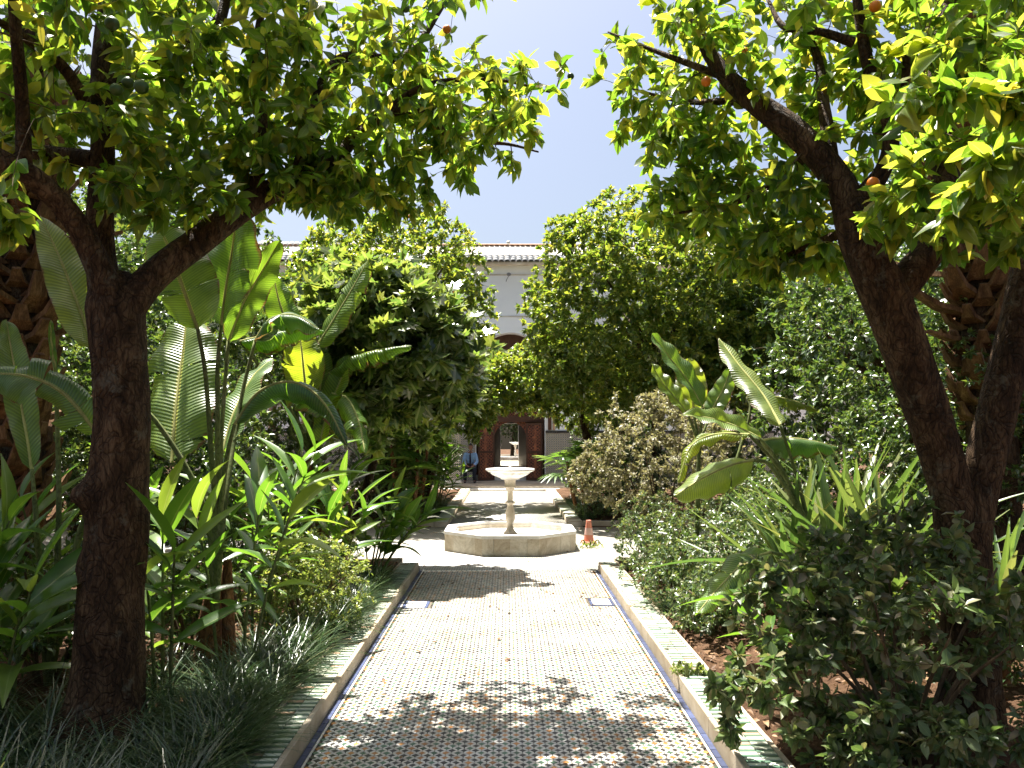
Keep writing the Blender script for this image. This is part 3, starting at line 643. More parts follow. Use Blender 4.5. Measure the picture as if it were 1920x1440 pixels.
body = [(hx, hy + .08, seat + .10, .13, .10), (hx, hy + .06, seat + .3, .12, .09), (hx, hy + .02, seat + .5, .12, .085), (hx, hy - .01, seat + .585, .055, .055), (hx + .005, hy - .03, seat + .66, .05, .05)]
be = [(0, 1), (1, 2), (2, 3), (3, 4)]
for s in (-1, 1):
    k = len(body); body += [(hx + s * .17, hy + .01, seat + .52, .055, .055), (hx + s * .22, hy - .06, seat + .28, .042, .042), (hx + s * .13, hy - .22, seat + .17, .034, .034), (hx + s * .06, hy - .29, seat + .14, .028, .036), (hx + s * .02, hy - .34, seat + .12, .014, .022)]
    be += [(2, k), (k, k + 1), (k + 1, k + 2), (k + 2, k + 3), (k + 3, k + 4)]
    k = len(body); body += [(hx + s * .10, hy + .02, seat + .08, .085, .08), (hx + s * .15, hy - .36, seat + .07, .062, .062), (hx + s * .15, hy - .38, .34, .05, .05), (hx + s * .15, hy - .37, .18, .038, .038), (hx + s * .16, hy - .48, .15, .036, .03)]
    be += [(0, k), (k, k + 1), (k + 1, k + 2), (k + 2, k + 3), (k + 3, k + 4)]
skin_mesh('body', body, be, M['skin'], man)
top_ = [(x, y, z, ra + .014, rb + .014) for x, y, z, ra, rb in body]
sh = [top_[0], top_[1], top_[2], (hx, hy - .005, seat + .56, .075, .07)] + [top_[i] for i in (5, 6, 7)] + [top_[i] for i in (15, 16, 17)]
skin_mesh('shirt', sh, [(0, 1), (1, 2), (2, 3), (2, 4), (4, 5), (5, 6), (2, 7), (7, 8), (8, 9)], M['shirt'], man)
tr = [(hx, hy + .09, seat + .11, .15, .125)] + [top_[i] for i in (10, 11, 12, 13)] + [top_[i] for i in (20, 21, 22, 23)]
skin_mesh('trousers', tr, [(0, 1), (1, 2), (2, 3), (3, 4), (0, 5), (5, 6), (6, 7), (7, 8)], M['trouser'], man)
for s in (-1, 1): skin_mesh('shoe', [(hx + s * .15, hy - .36, .16, .05, .045), (hx + s * .16, hy - .50, .145, .045, .03)], [(0, 1)], M['dark'], man, 1)
mk('tie', *prism([(hx - .02, 0), (hx + .02, 0), (hx + .035, .01), (hx + .035, .02), (hx - .035, .02), (hx - .035, .01)], 0, .01), M['trouser'], man) if False else None
V, F = tube([(hx, hy - .095, seat + .57), (hx, hy - .125, seat + .5), (hx, hy - .125, seat + .30), (hx, hy - .13, seat + .18)], [.018, .022, .034, .012], 10, 8); mk('tie', V, F, M['trouser'], man)
hc = A(hx + .005, hy - .045, seat + .755)
u_, v_ = np.meshgrid(np.linspace(0, 2 * math.pi, 20, endpoint=False), np.linspace(.02, math.pi - .02, 16), indexing='ij')
def headpt(ra, rb, rc, dz=0):
    x = ra * np.sin(v_) * np.cos(u_); y = rb * np.sin(v_) * np.sin(u_); z = rc * np.cos(v_) + dz
    jaw = np.clip(-z / .11, 0, 1); x = x * (1 - .28 * jaw); return x, y, z
x, y, z = headpt(.074, .094, .115)
nose = np.exp(-((x / .016) ** 2 + ((z + .012) / .028) ** 2)) * (y < 0); y = y - .022 * nose
eye = (np.exp(-(((np.abs(x) - .03) / .014) ** 2 + ((z - .012) / .012) ** 2))) * (y < 0); y = y + .010 * eye
mou = np.exp(-((x / .026) ** 2 + ((z + .055) / .007) ** 2)) * (y < 0); y = y + .006 * mou
ear = np.exp(-((y / .02) ** 2 + (z / .03) ** 2)); x = x + np.sign(x) * .014 * ear
HV = np.stack([x, y, z], -1).reshape(-1, 3) + hc; i_, j_ = np.meshgrid(np.arange(20), np.arange(15), indexing='ij'); i_ = i_.ravel(); j_ = j_.ravel()
HF = np.stack([i_ * 16 + j_, i_ * 16 + j_ + 1, ((i_ + 1) % 20) * 16 + j_ + 1, ((i_ + 1) % 20) * 16 + j_], 1)
mk('head', HV, HF, M['skin'], man)
x, y, z = headpt(.080, .099, .121, .004); HV = np.stack([x, y, z], -1).reshape(-1, 3)
keep = ((HV[:, 2] > .045) | ((HV[:, 1] > .01) & (HV[:, 2] > -.05)))[HF].all(1); mk('hair', HV + hc, HF[keep], M['hair'], man)
# ------------------------------------------------------------------ foliage tools
def tpl_leaf(w=.22, n=3, fold=.35, droop=.18, peak=.45, bend=0.0, roll=0.0):   # a leaf of unit length: three columns, n segments
    V, UV = [], []
    for j in range(n + 1):
        v = j / n; hw = w * math.sin(math.pi * v ** (math.log(.5) / math.log(peak))) ** .9 if 0 < v < 1 else .004
        z = -droop * v * v
        x = bend * v * v; V += [(x - hw, v, z + hw * (fold + roll * v)), (x, v, z), (x + hw, v, z + hw * (fold - roll * v))]; UV += [(0, v), (.5, v), (1, v)]
    F = [f for j in range(n) for f in ((3 * j, 3 * j + 1, 3 * j + 4, 3 * j + 3), (3 * j + 1, 3 * j + 2, 3 * j + 5, 3 * j + 4))]
    return A(*V), np.array(F), A(*UV)
def tpl_lite(w=.24, fold=.30, peak=.45):                   # two triangles folded along the midrib
    return A((0, 0, 0), (w, peak, fold * w), (0, 1, -.08), (-w, peak, fold * w)), np.array([(0, 1, 2), (0, 2, 3)]), A((.5, 0), (1, .5), (.5, 1), (0, .5))
def tpl_fig():                                             # palmate leaf with five blunt lobes
    V, UV = [(0, .28, .0)], [(.5, .3)]
    out = [(0, 0, 0)]
    for k, (a, l) in enumerate(((200, .30), (172, .46), (150, .30), (128, .60), (110, .40), (90, .74), (70, .40), (52, .60), (30, .30), (8, .46), (-20, .30))):
        a = R(a); out.append((math.cos(a) * l * .95, .28 + math.sin(a) * l, -.12 * l * l + (.05 if k % 2 else -.03)))
    V += out; UV += [(.5 + x * .6, y) for x, y, z in out]
    n = len(out); return A(*V), np.array([(0, 1 + (k + 1) % n, 1 + k) for k in range(n)]), A(*UV)
def scatter(name, tps, pos, d, nrm, s, m, parent, kind='stuff', tint=None, n_parts=0, part='leaf', lo=None, size_by=None):
    """tps: variants of one template; the n_parts leaves that show largest become objects of their own, the rest one mesh."""
    Np = len(pos); d = nz(d); x = nz(np.cross(d, nrm)); nn = np.cross(x, d); var = rng.integers(0, len(tps), Np)
    tint = rng.random(Np) if tint is None else tint
    mask = np.ones(Np, bool)
    if n_parts:
        px, py, dep = project(pos); inside = (px > 5) & (px < 1915) & (py > 5) & (py < 1435) & (dep > .5)
        key = np.where(inside, s / dep, 0); top = np.argsort(-key)[:n_parts]; top = top[key[top] > 0]; mask[top] = False
        mes = [new_mesh(part, t[0], t[1], m, uv=t[2]) for t in tps]
        for i in top: inst(part, mes[var[i]], basis(pos[i], d[i], nn[i], s[i]), parent)
    idx = np.where(mask)[0]
    if len(idx) == 0: return
    use = tps if lo is None else lo
    TV = np.stack([t[0] for t in use])[var[idx] % len(use)]
    V = pos[idx, None] + s[idx, None, None] * (TV[..., :1] * x[idx, None] + TV[..., 1:2] * d[idx, None] + TV[..., 2:] * nn[idx, None])
    k = TV.shape[1]; F = (use[0][1][None] + (np.arange(len(idx)) * k)[:, None, None]).reshape(-1, use[0][1].shape[1])
    return mk(name, V.reshape(-1, 3), F, m, parent, kind=kind, uv=np.tile(use[0][2], (len(idx), 1)), tint=np.repeat(tint[idx], k))
def in_blobs(blobs, shell=3.0, lump=.22, seed=0):
    out = []
    for c, r, n in blobs:
        g = nz(rng.normal(size=(n, 3))); u = rng.random(n) ** (1 / shell); k = 1 + lump * noise3(g * 2.2 + np.array(c), 1.6, seed)
        out.append(np.array(c) + g * np.array(r) * (u * k)[:, None])
    return np.concatenate(out)
def grow(nodes, rads, targets, up=.10, m=6, thick=.0075, thin=.0022, wig=.05):
    """join every target to the nearest point of the skeleton by a bent twig; twigs join twigs."""
    nodes = np.array(nodes, float); rads = np.array(rads, float)
    d0 = np.array([np.min(np.linalg.norm(nodes - t, axis=1)) for t in targets]); od = np.argsort(d0); targets = targets[od]
    cap = len(nodes) + len(targets) * (m - 1); B = np.zeros((cap, 3)); B[:len(nodes)] = nodes; RB = np.zeros(cap); RB[:len(rads)] = rads; cnt = len(nodes)
    out = np.zeros((len(targets), m, 3)); orr = np.zeros((len(targets), m)); tt = np.linspace(0, 1, m)[:, None]
    for k, t in enumerate(targets):
        dd = np.linalg.norm(B[:cnt] - t, axis=1) - 2.0 * np.minimum(RB[:cnt], .03); i = int(np.argmin(dd)); a = B[i]; L_ = np.linalg.norm(t - a)
        mid = (a + t) / 2 + A(0, 0, up * L_) + rng.normal(size=3) * wig * L_
        p = (1 - tt) ** 2 * a + 2 * tt * (1 - tt) * mid + tt ** 2 * t; out[k] = p
        r0 = min(RB[i] * .8, thin + thick * L_ * 1.3); orr[k] = np.linspace(max(r0, thin), thin * .7, m)
        B[cnt:cnt + m - 1] = p[1:]; RB[cnt:cnt + m - 1] = orr[k][1:]; cnt += m - 1
    return out, orr
def leaves_on(tw, per, size, droop=.5, spread=1.0, t0=.45, jitter=.35, up=1.0, sz_var=.3, ext=0.06):
    n, m = tw.shape[:2]; t = rng.uniform(t0, 1.0, (n, per)) ** .8; f = t * (m - 1); i = np.minimum(f.astype(int), m - 2); fr = (f - i)[..., None]
    ar = np.arange(n)[:, None]; p = tw[ar, i] * (1 - fr) + tw[ar, i + 1] * fr; tan = nz(tw[ar, i + 1] - tw[ar, i])
    rad = nz(rng.normal(size=(n, per, 3))); d = nz(tan * .55 + rad * spread + A(0, 0, -droop)); p = p + rad * ext * size
    nrm = A(0, 0, up) + rng.normal(size=(n, per, 3)) * jitter + rad * .15
    s = size * (1 + rng.uniform(-sz_var * 1.4, sz_var, (n, per)))
    q = lambda z: z.reshape(-1, 3)
    return q(p), q(d), q(nrm), s.ravel()
CIT = [tpl_leaf(*q) for q in ((.23, 5, .30, .16, .45, .05, .3), (.25, 5, .45, .34, .45, -.10, -.2), (.20, 5, .15, .02, .5, .12, .5), (.27, 5, .6, .5, .42, .02, .1), (.22, 5, .9, .1, .45, -.06, -.4), (.25, 5, -.15, .25, .48, .08, .6))]
CITS = [tpl_leaf(*q) for q in ((.24, 3, .30, .16, .45, .05, .3), (.26, 3, .45, .34, .45, -.10, -.2), (.21, 3, .15, .02, .5, .12, .5), (.28, 3, .6, .5, .42, .02, .1), (.23, 3, .9, .1, .45, -.06, -.4), (.26, 3, -.15, .25, .48, .08, .6))]
LITE = [tpl_lite(.25, .3), tpl_lite(.22, .6, .4), tpl_lite(.28, .15, .5)]
FIG = [tpl_fig()]
fruit_me = {}
def fruit(parent, p, r, kind):
    if kind not in fruit_me:
        v = [(0.05, -.98)] + [(math.sin(a), -math.cos(a) * .97) for a in np.linspace(.35, 2.8, 9)] + [(.05, .93)]
        fruit_me[kind] = new_mesh(kind, *lathe(v, 0, 0, 14), M['orange' if kind == 'orange' else 'lime'])
    inst(kind, fruit_me[kind], Matrix.Translation(tuple(p)) @ Matrix.Scale(r, 4), parent)
def skeleton(limbs):
    nodes, rads = [], []
    for pts, rr in limbs:
        n = max(6, int(np.sum(np.linalg.norm(np.diff(np.array(pts), axis=0), axis=1)) / .08)); nodes.append(spline(pts, n)); rads.append(np.interp(np.linspace(0, 1, n), np.linspace(0, 1, len(rr)), rr))
    return np.concatenate(nodes), np.concatenate(rads)
def tree(label, trunk, limbs, blobs, per, size, m='citrus', n_parts=0, tpl=None, lo=None, droop=.5, name='orange_tree', fruits=(), shell=3.0, group=None, side=26, cat='tree', lump=.22, seed=0, sides=5, knobs=(), rough=.07, barkm='bark', jitter=.35, prune=None, twigm='twig'):
    base = np.array(trunk[0][0], float); t = thing(name, base, label, cat, group)
    V, F = tube(trunk[0], trunk[1], 70 if n_parts else 18, side, rough, seed)
    if len(knobs):
        for kp, kr, kh in knobs:
            dv = V - kp; w_ = np.exp(-(np.linalg.norm(dv, axis=1) / kr) ** 2); c = np.array(kp) ; axis = spline(trunk[0], 60); ax = axis[np.argmin(np.linalg.norm(axis[None] - V[:, None], axis=2), 1)] if len(V) < 4000 else base
            V = V + nz(V - ax) * (w_ * kh)[:, None]
    mk('trunk', V, F, M[barkm], t)
    for pts, rr in limbs: mk('limb', *tube(pts, rr, 30 if n_parts else 10, 14 if n_parts else 7, rough * .9, seed + 3), M[barkm], t)
    nodes, rads = skeleton([trunk] + list(limbs)) if not limbs else skeleton(limbs)
    tg = in_blobs(blobs, shell, lump, seed)
    if prune is not None: tg = tg[prune(tg)]
    tw, tr = grow(nodes, rads, tg, thick=.011 if n_parts else .0075, wig=.10 if n_parts else .05)
    if len(tw): mk('twigs', *tubes(tw, tr, sides), M[twigm], t, kind='stuff')
    pos, d, nr, s = leaves_on(tw, per, size, droop, jitter=jitter)
    scatter('foliage', tpl or LITE, pos, d, nr, s, M[m], t, n_parts=n_parts, lo=lo)
    for p, r, k in fruits: fruit(t, p, r, k)
    return t, tw
def copy_tree(root, loc, rz, s, label):
    c = root.copy(); COL.objects.link(c); c.location = loc; c.rotation_euler = (0, 0, rz); c.scale = (s, s, s); c['label'] = label
    for ch in root.children:
        k = ch.copy(); COL.objects.link(k); k.parent = c
    return c

# ------------------------------------------------------------------ the two orange trees that frame the picture
def PL(*q): return [P(*x) for x in q]
# left tree
tl = (PL((195, 1408, 4.35), (198, 1330, 4.35), (205, 1180, 4.37), (218, 1000, 4.4), (228, 820, 4.4), (226, 680, 4.4), (216, 575, 4.4), (208, 520, 4.42)), [.27, .195, .170, .158, .145, .138, .150, .11])
ll = [(PL((230, 590, 4.4), (285, 520, 4.45), (370, 455, 4.6), (470, 380, 4.8), (540, 342, 5.0), (620, 300, 5.2), (720, 215, 5.5), (800, 202, 5.7), (870, 200, 5.9)), [.10, .085, .082, .080, .07, .05, .042, .036, .022]),
      (PL((200, 560, 4.42), (188, 450, 4.45), (192, 300, 4.5), (192, 150, 4.55), (205, 0, 4.6), (230, -160, 4.7)), [.095, .075, .066, .064, .055, .03]),
      (PL((215, 570, 4.35), (150, 430, 4.25), (75, 345, 4.1), (0, 300, 3.95), (-120, 240, 3.8)), [.085, .060, .062, .055, .04]),
      (PL((45, 335, 4.05), (42, 200, 4.0), (30, 60, 3.9), (20, -60, 3.85)), [.042, .032, .028, .02]),
      (PL((180, 300, 4.5), (100, 290, 4.6), (20, 275, 4.8), (-80, 240, 5)), [.055, .05, .045, .03]),
      (PL((185, 250, 4.5), (130, 140, 4.3), (60, 80, 4.1), (-20, 30, 3.9)), [.038, .032, .026, .018]),
      (PL((200, 170, 4.55), (330, 100, 4.7), (410, 40, 4.9), (430, -60, 5.0)), [.05, .042, .036, .02]),
      (PL((560, 330, 5.05), (590, 200, 5.1), (640, 110, 5.3), (760, 105, 5.6), (830, 10, 5.8), (880, -60, 5.9)), [.05, .042, .036, .03, .022, .014]),
      (PL((480, 375, 4.8), (490, 230, 4.9), (480, 100, 5.0), (500, -30, 5.1)), [.045, .038, .03, .018]),
      (PL((800, 205, 5.7), (850, 260, 5.6), (950, 270, 5.6), (1010, 285, 5.6)), [.028, .022, .012, .006]),
      (PL((700, 225, 5.5), (800, 160, 5.2), (930, 150, 5.0), (1040, 175, 4.9)), [.026, .02, .012, .006])]
bl = [(P(160, 60, 4.0), (.8, .9, .55), 110), (P(60, 200, 4.6), (.55, .9, .5), 90), (P(370, 90, 4.7), (.75, 1.2, .6), 120), (P(330, 290, 4.4), (.55, .6, .34), 65), (P(300, 370, 4.3), (.32, .35, .14), 22),
      (P(600, 110, 5.2), (.75, 1.3, .65), 135), (P(590, 300, 5.2), (.65, .9, .36), 105), (P(690, 350, 5.3), (.48, .6, .22), 60), (P(560, 330, 5.0), (.4, .5, .2), 36), (P(820, 120, 5.5), (.62, 1.0, .62), 70), (P(850, 265, 5.4), (.55, .7, .28), 44), (P(980, 175, 5.0), (.36, .45, .2), 20),
      (P(300, -160, 5.0), (1.3, 1.6, .6), 80), (P(720, -170, 5.6), (.8, 1.4, .5), 45), (P(15, 390, 3.4), (.12, .2, .12), 8), (P(690, 220, 5.7), (.7, 1.0, .5), 50), ((-3.5, 7.4, 4.9), (.9, .8, .5), 60), ((-.55, 6.25, 4.25), (.9, .7, .42), 62)]
kn = [(P(288, 668, 4.3), .085, .10), (P(160, 930, 4.3), .07, .09), (P(135, 1060, 4.3), .05, .05), (P(110, 1370, 4.3), .10, .10), (P(250, 790, 4.27), .08, .04), (P(250, 1390, 4.25), .12, .09), (P(190, 1180, 4.2), .10, .02)]
fl = [(P(210, 44, 3.7), .034, 'green_orange'), (P(218, 168, 3.9), .032, 'green_orange'), (P(265, 163, 3.9), .036, 'green_orange'), (P(240, 155, 4.0), .03, 'green_orange'), (P(530, 278, 4.5), .03, 'green_orange'),
      (P(1070, 143, 4.9), .022, 'green_orange'), (P(838, 55, 5.4), .03, 'orange'), (P(385, 290, 4.2), .03, 'green_orange'), (P(760, 15, 5), .03, 'green_orange')]
tree('large orange tree with a thick bare trunk standing left of the path', tl, ll, bl, 10, .108, 'citrus', 300, CIT, CITS, .45, jitter=.75, fruits=fl, shell=2.2, seed=3, knobs=kn, side=36, rough=.05)
# right tree, forked low into two stems
tr_ = (PL((1826, 1400, 4.5), (1822, 1280, 4.5), (1815, 1150, 4.5), (1808, 1040, 4.5), (1803, 975, 4.5)), [.18, .15, .135, .135, .15])
lr = [(PL((1795, 1020, 4.5), (1785, 930, 4.5), (1745, 790, 4.45), (1700, 660, 4.4), (1655, 545, 4.4), (1605, 440, 4.4), (1578, 350, 4.45), (1500, 255, 4.5), (1420, 195, 4.6), (1355, 135, 4.7), (1310, 60, 4.8), (1290, -40, 4.9)), [.115, .116, .118, .122, .128, .100, .09, .08, .066, .054, .034, .02]),
      (PL((1815, 1010, 4.5), (1835, 920, 4.5), (1868, 780, 4.5), (1905, 620, 4.5), (1940, 450, 4.5), (1960, 250, 4.6), (1950, 0, 4.7)), [.115, .108, .104, .10, .098, .085, .06]),
      (PL((1665, 560, 4.42), (1720, 500, 4.45), (1762, 430, 4.5), (1775, 300, 4.6), (1760, 120, 4.7), (1790, -60, 4.8)), [.10, .09, .078, .07, .058, .04]),
      (PL((1600, 390, 4.45), (1655, 320, 4.35), (1670, 240, 4.3), (1630, 130, 4.3), (1610, 20, 4.3), (1600, -80, 4.3)), [.07, .048, .044, .036, .026, .018]),
      (PL((1665, 255, 4.3), (1695, 180, 4.25), (1700, 80, 4.2)), [.036, .028, .018]),
      (PL((1560, 320, 4.5), (1545, 200, 4.6), (1530, 100, 4.7), (1480, 20, 4.8)), [.05, .034, .028, .018]),
      (PL((1600, 80, 4.3), (1540, 60, 4.3), (1470, 50, 4.4), (1440, 0, 4.5)), [.028, .022, .018, .01]),
      (PL((1420, 200, 4.6), (1370, 190, 4.9), (1280, 190, 5.2), (1180, 165, 5.4)), [.036, .026, .016, .006]),
      (PL((1360, 145, 4.7), (1240, 100, 5.0), (1140, 60, 5.2)), [.026, .016, .006]),
      (PL((1520, 275, 4.5), (1470, 330, 4.8), (1380, 380, 5.1), (1270, 400, 5.4)), [.04, .028, .018, .008]),
      (PL((1760, 430, 4.5), (1830, 330, 4.1), (1880, 220, 3.7), (1930, 120, 3.4)), [.06, .045, .035, .02]),
      (PL((1600, 430, 4.4), (1520, 460, 4.8), (1430, 500, 5.1)), [.034, .02, .008])]
br = [(P(1700, 60, 4.5), (.75, .9, .55), 100), (P(1850, 100, 3.7), (.45, .7, .5), 70), (P(1830, 300, 3.6), (.40, .6, .36), 60), (P(1450, 60, 4.8), (.7, 1.0, .5), 85), (P(1250, 70, 5.1), (.42, .8, .42), 44), (P(1180, 150, 5.3), (.28, .5, .25), 15),
      (P(1300, 250, 5.2), (.5, .9, .42), 62), (P(1420, 380, 5.1), (.55, .9, .34), 66), (P(1310, 400, 5.5), (.45, .7, .28), 44), (P(1480, 470, 5.0), (.48, .5, .22), 80), (P(1330, 330, 5.4), (.5, .7, .35), 40), (P(1600, 230, 4.8), (.5, .8, .45), 68), (P(1880, 420, 4.0), (.25, .4, .2), 30),
      (P(1500, -160, 5.0), (1.2, 1.5, .6), 55), (P(1850, -100, 4.6), (.9, 1.4, .6), 70), (P(1760, 180, 2.65), (.20, .18, .10), 12), (P(1890, 190, 2.7), (.16, .2, .12), 12), (P(1850, 330, 3.0), (.2, .3, .2), 24), (P(1680, 400, 4.0), (.2, .2, .12), 14)]
fr = [(P(1637, 344, 4.1), .034, 'orange'), (P(1641, 12, 4.2), .032, 'orange'), (P(1324, 153, 4.6), .03, 'orange'), (P(1396, 95, 4.5), .02, 'orange')]
tree('orange tree with a low forked trunk standing right of the path', tr_, lr, br, 10, .108, 'citrus', 300, CIT, CITS, .42, jitter=.75, fruits=fr, shell=2.2, seed=8, side=36, rough=.05)

# ------------------------------------------------------------------ orange trees and the fig round the court
def simple_tree(label, x, y, h0, c, r, n, per, size, m='citrus_far', droop=.15, name='orange_tree', rt=.11, shell=4.0, seed=0, extra=(), tpl=None, lump=.25, fruits=(), cat='tree', jitter=.5, parts=0):
    top = np.array(c) - A(0, 0, r[2] * .45); b0 = A(x, y, .05)
    trunk = ([b0, b0 * .5 + top * .5 + A(.06, -.03, 0), top], [rt * 1.25, rt, rt * .85]); limbs = []
    for k in range(7):
        a = k * 2.4 + seed; e = np.array(c) + np.array(r) * A(math.cos(a) * .6, math.sin(a) * .6, .15 + .35 * ((k * 37) % 5) / 5)
        limbs.append(([top - A(0, 0, .08), top * .55 + e * .45 + A(0, 0, .1), e], [rt * .6, rt * .4, rt * .14]))
    return tree(label, trunk, limbs, [(c, r, n)] + list(extra), per, size, m, parts, tpl, None, droop, name, fruits, shell, 'orange trees of the garden' if name == 'orange_tree' else None, 12, cat, lump, seed, 4, jitter=jitter)
def spots(c, r, n, seed):                                  # fruit on the side of a crown that faces the path and the camera
    g = np.random.default_rng(seed); o = []
    for _ in range(n):
        v = nz(g.normal(size=3)); v[1] = -abs(v[1]); o.append((np.array(c) + np.array(r) * v * 1.0, .034, 'orange' if g.random() < .25 else 'green_orange'))
    return o
cL2, rL2 = A(-2.45, 16.2, 4.0), A(2.2, 1.9, 2.25)
simple_tree('yellow-green orange tree behind the fig, nearest the white wall on the left', -2.5, 16.2, 1.5, cL2, rL2, 2700, 18, .115, seed=1, fruits=spots(cL2, rL2, 14, 2), extra=[(P(860, 740, 16.0), (.65, .7, .7), 200), (P(895, 770, 16.2), (.45, .5, .55), 100)])
cR2, rR2 = A(3.0, 15.9, 4.05), A(2.45, 2.0, 2.2)
simple_tree('broad orange tree with a rounded crown right of the fountain', 2.8, 15.9, 1.5, cR2, rR2, 3800, 18, .115, seed=2, fruits=spots(cR2, rR2, 14, 3), extra=[(P(1040, 690, 15.8), (.6, .7, .75), 170), (P(1060, 430, 15.6), (.4, .4, .3), 40), (P(1400, 640, 14.9), (1.1, .7, 1.2), 400)])
cL3, rL3 = A(-1.55, 19.0, 3.0), A(1.95, 1.6, 1.15)
pl3, _ = simple_tree('far small orange tree leaning over the path left of the portal', -2.0, 19.0, 1.6, cL3, rL3, 1200, 16, .11, seed=4, extra=[(P(950, 725, 18.6), (.6, .6, .75), 260)])
cR3, rR3 = A(1.75, 19.4, 3.05), A(1.95, 1.6, 1.2)
pr3, _ = simple_tree('far small orange tree leaning over the path right of the portal', 2.1, 19.4, 1.6, cR3, rR3, 1200, 16, .11, seed=5, extra=[(P(1015, 710, 19.0), (.65, .6, .75), 260)])
# fig with large lobed leaves
cF = P(735, 660, 10.2)
simple_tree('fig tree with large lobed grey-green leaves left of the fountain', -2.1, 10.1, 1.2, cF, A(1.15, .95, 1.0), 560, 8, .21, 'fig', .35, 'fig_tree', .05, 2.4, 6, [(P(640, 600, 10.0), (.75, .7, .8), 150), (P(840, 690, 10.6), (.5, .6, .5), 80), (P(660, 760, 9.9), (.6, .6, .5), 90), (P(720, 520, 10.2), (.6, .5, .35), 60), ((-.95, 10.4, 3.15), (.6, .6, .5), 80)], FIG, jitter=.6, parts=220)
# trees that fill the beds behind
c0 = A(-4.5, 9.6, 2.7)
bgL, _ = simple_tree('dark evergreen behind the broad strelitzia leaves', -4.5, 9.6, 1, c0, A(1.8, 1.6, 2.1), 1500, 18, .085, 'privet', .2, 'evergreen_tree', .1, 3.5, 9)
c1 = A(4.6, 9.0, 2.6)
bgR, _ = simple_tree('dense evergreen behind the upright grey-green leaf on the right', 4.6, 9.0, 1, c1, A(1.8, 1.5, 2.1), 1700, 18, .078, 'privet', .2, 'evergreen_tree', .1, 3.5, 10)
for root, x, y, rz, s, lab in ((bgL, -6.6, 7.2, 1.3, 1.05, 'evergreen behind the shaggy palm trunk at the left edge'), (bgL, -3.6, 7.9, 2.2, .62, 'low evergreen between the thick trunk and the banana clump'), (bgL, -6.4, 12.2, 3.4, 1.2, 'tall evergreen far behind the strelitzia clump'), (bgL, -5.4, 15.6, .6, 1.15, 'evergreen behind the fig across the court on the left'), (bgL, -8.6, 9.6, 5.0, 1.3, 'evergreen against the left side wing'),
                             (bgR, 6.2, 7.3, 1.0, 1.0, 'evergreen seen between the two forked stems'), (bgR, 4.2, 6.9, 2.6, .62, 'low evergreen behind the strap-leaved plants'), (bgR, 6.6, 11.5, 4.0, 1.2, 'tall evergreen far behind the forked trunk'), (bgR, 6.0, 15.4, 2.0, 1.2, 'evergreen behind the broad orange tree across the court'), (bgR, 8.8, 9.2, 5.5, 1.3, 'evergreen against the right side wing'), (bgR, 3.0, 21.2, 4.4, .85, 'evergreen before the right end of the portal wall'), (bgL, -3.2, 21.4, .4, .85, 'evergreen before the tiled pier'), (bgL, -1.6, 53.0, 1.0, 1.2, 'evergreen beyond the doorway on the left of the distant fountain'), (bgR, 1.5, 53.4, 2.0, 1.2, 'evergreen beyond the doorway directly behind the distant fountain'), (bgR, 7.6, 13.6, 3.0, 1.3, 'tall evergreen behind the right palm crown'), (bgL, -7.8, 14.6, 2.0, 1.3, 'tall evergreen at the left end of the court')):
    copy_tree(root, (x, y, .05), rz, s, lab)
for root, x, y, rz, s, lab in ((pl3, -4.6, 18.6, 1.6, 1.35, 'orange tree deep in the far left bed'), (pr3, 5.2, 18.8, 2.6, 1.35, 'orange tree deep in the far right bed'), (pl3, -2.4, 53.5, .7, 1.3, 'dark orange tree in the second court beyond the doorway'), (pl3, 2.6, 55, 3.7, 1.5, 'orange tree behind the distant fountain in the second court'), (pr3, .4, 57.5, 2.2, 1.5, 'farthest orange tree closing the view through the doorway')):
    copy_tree(root, (x, y, .05), rz, s, lab)

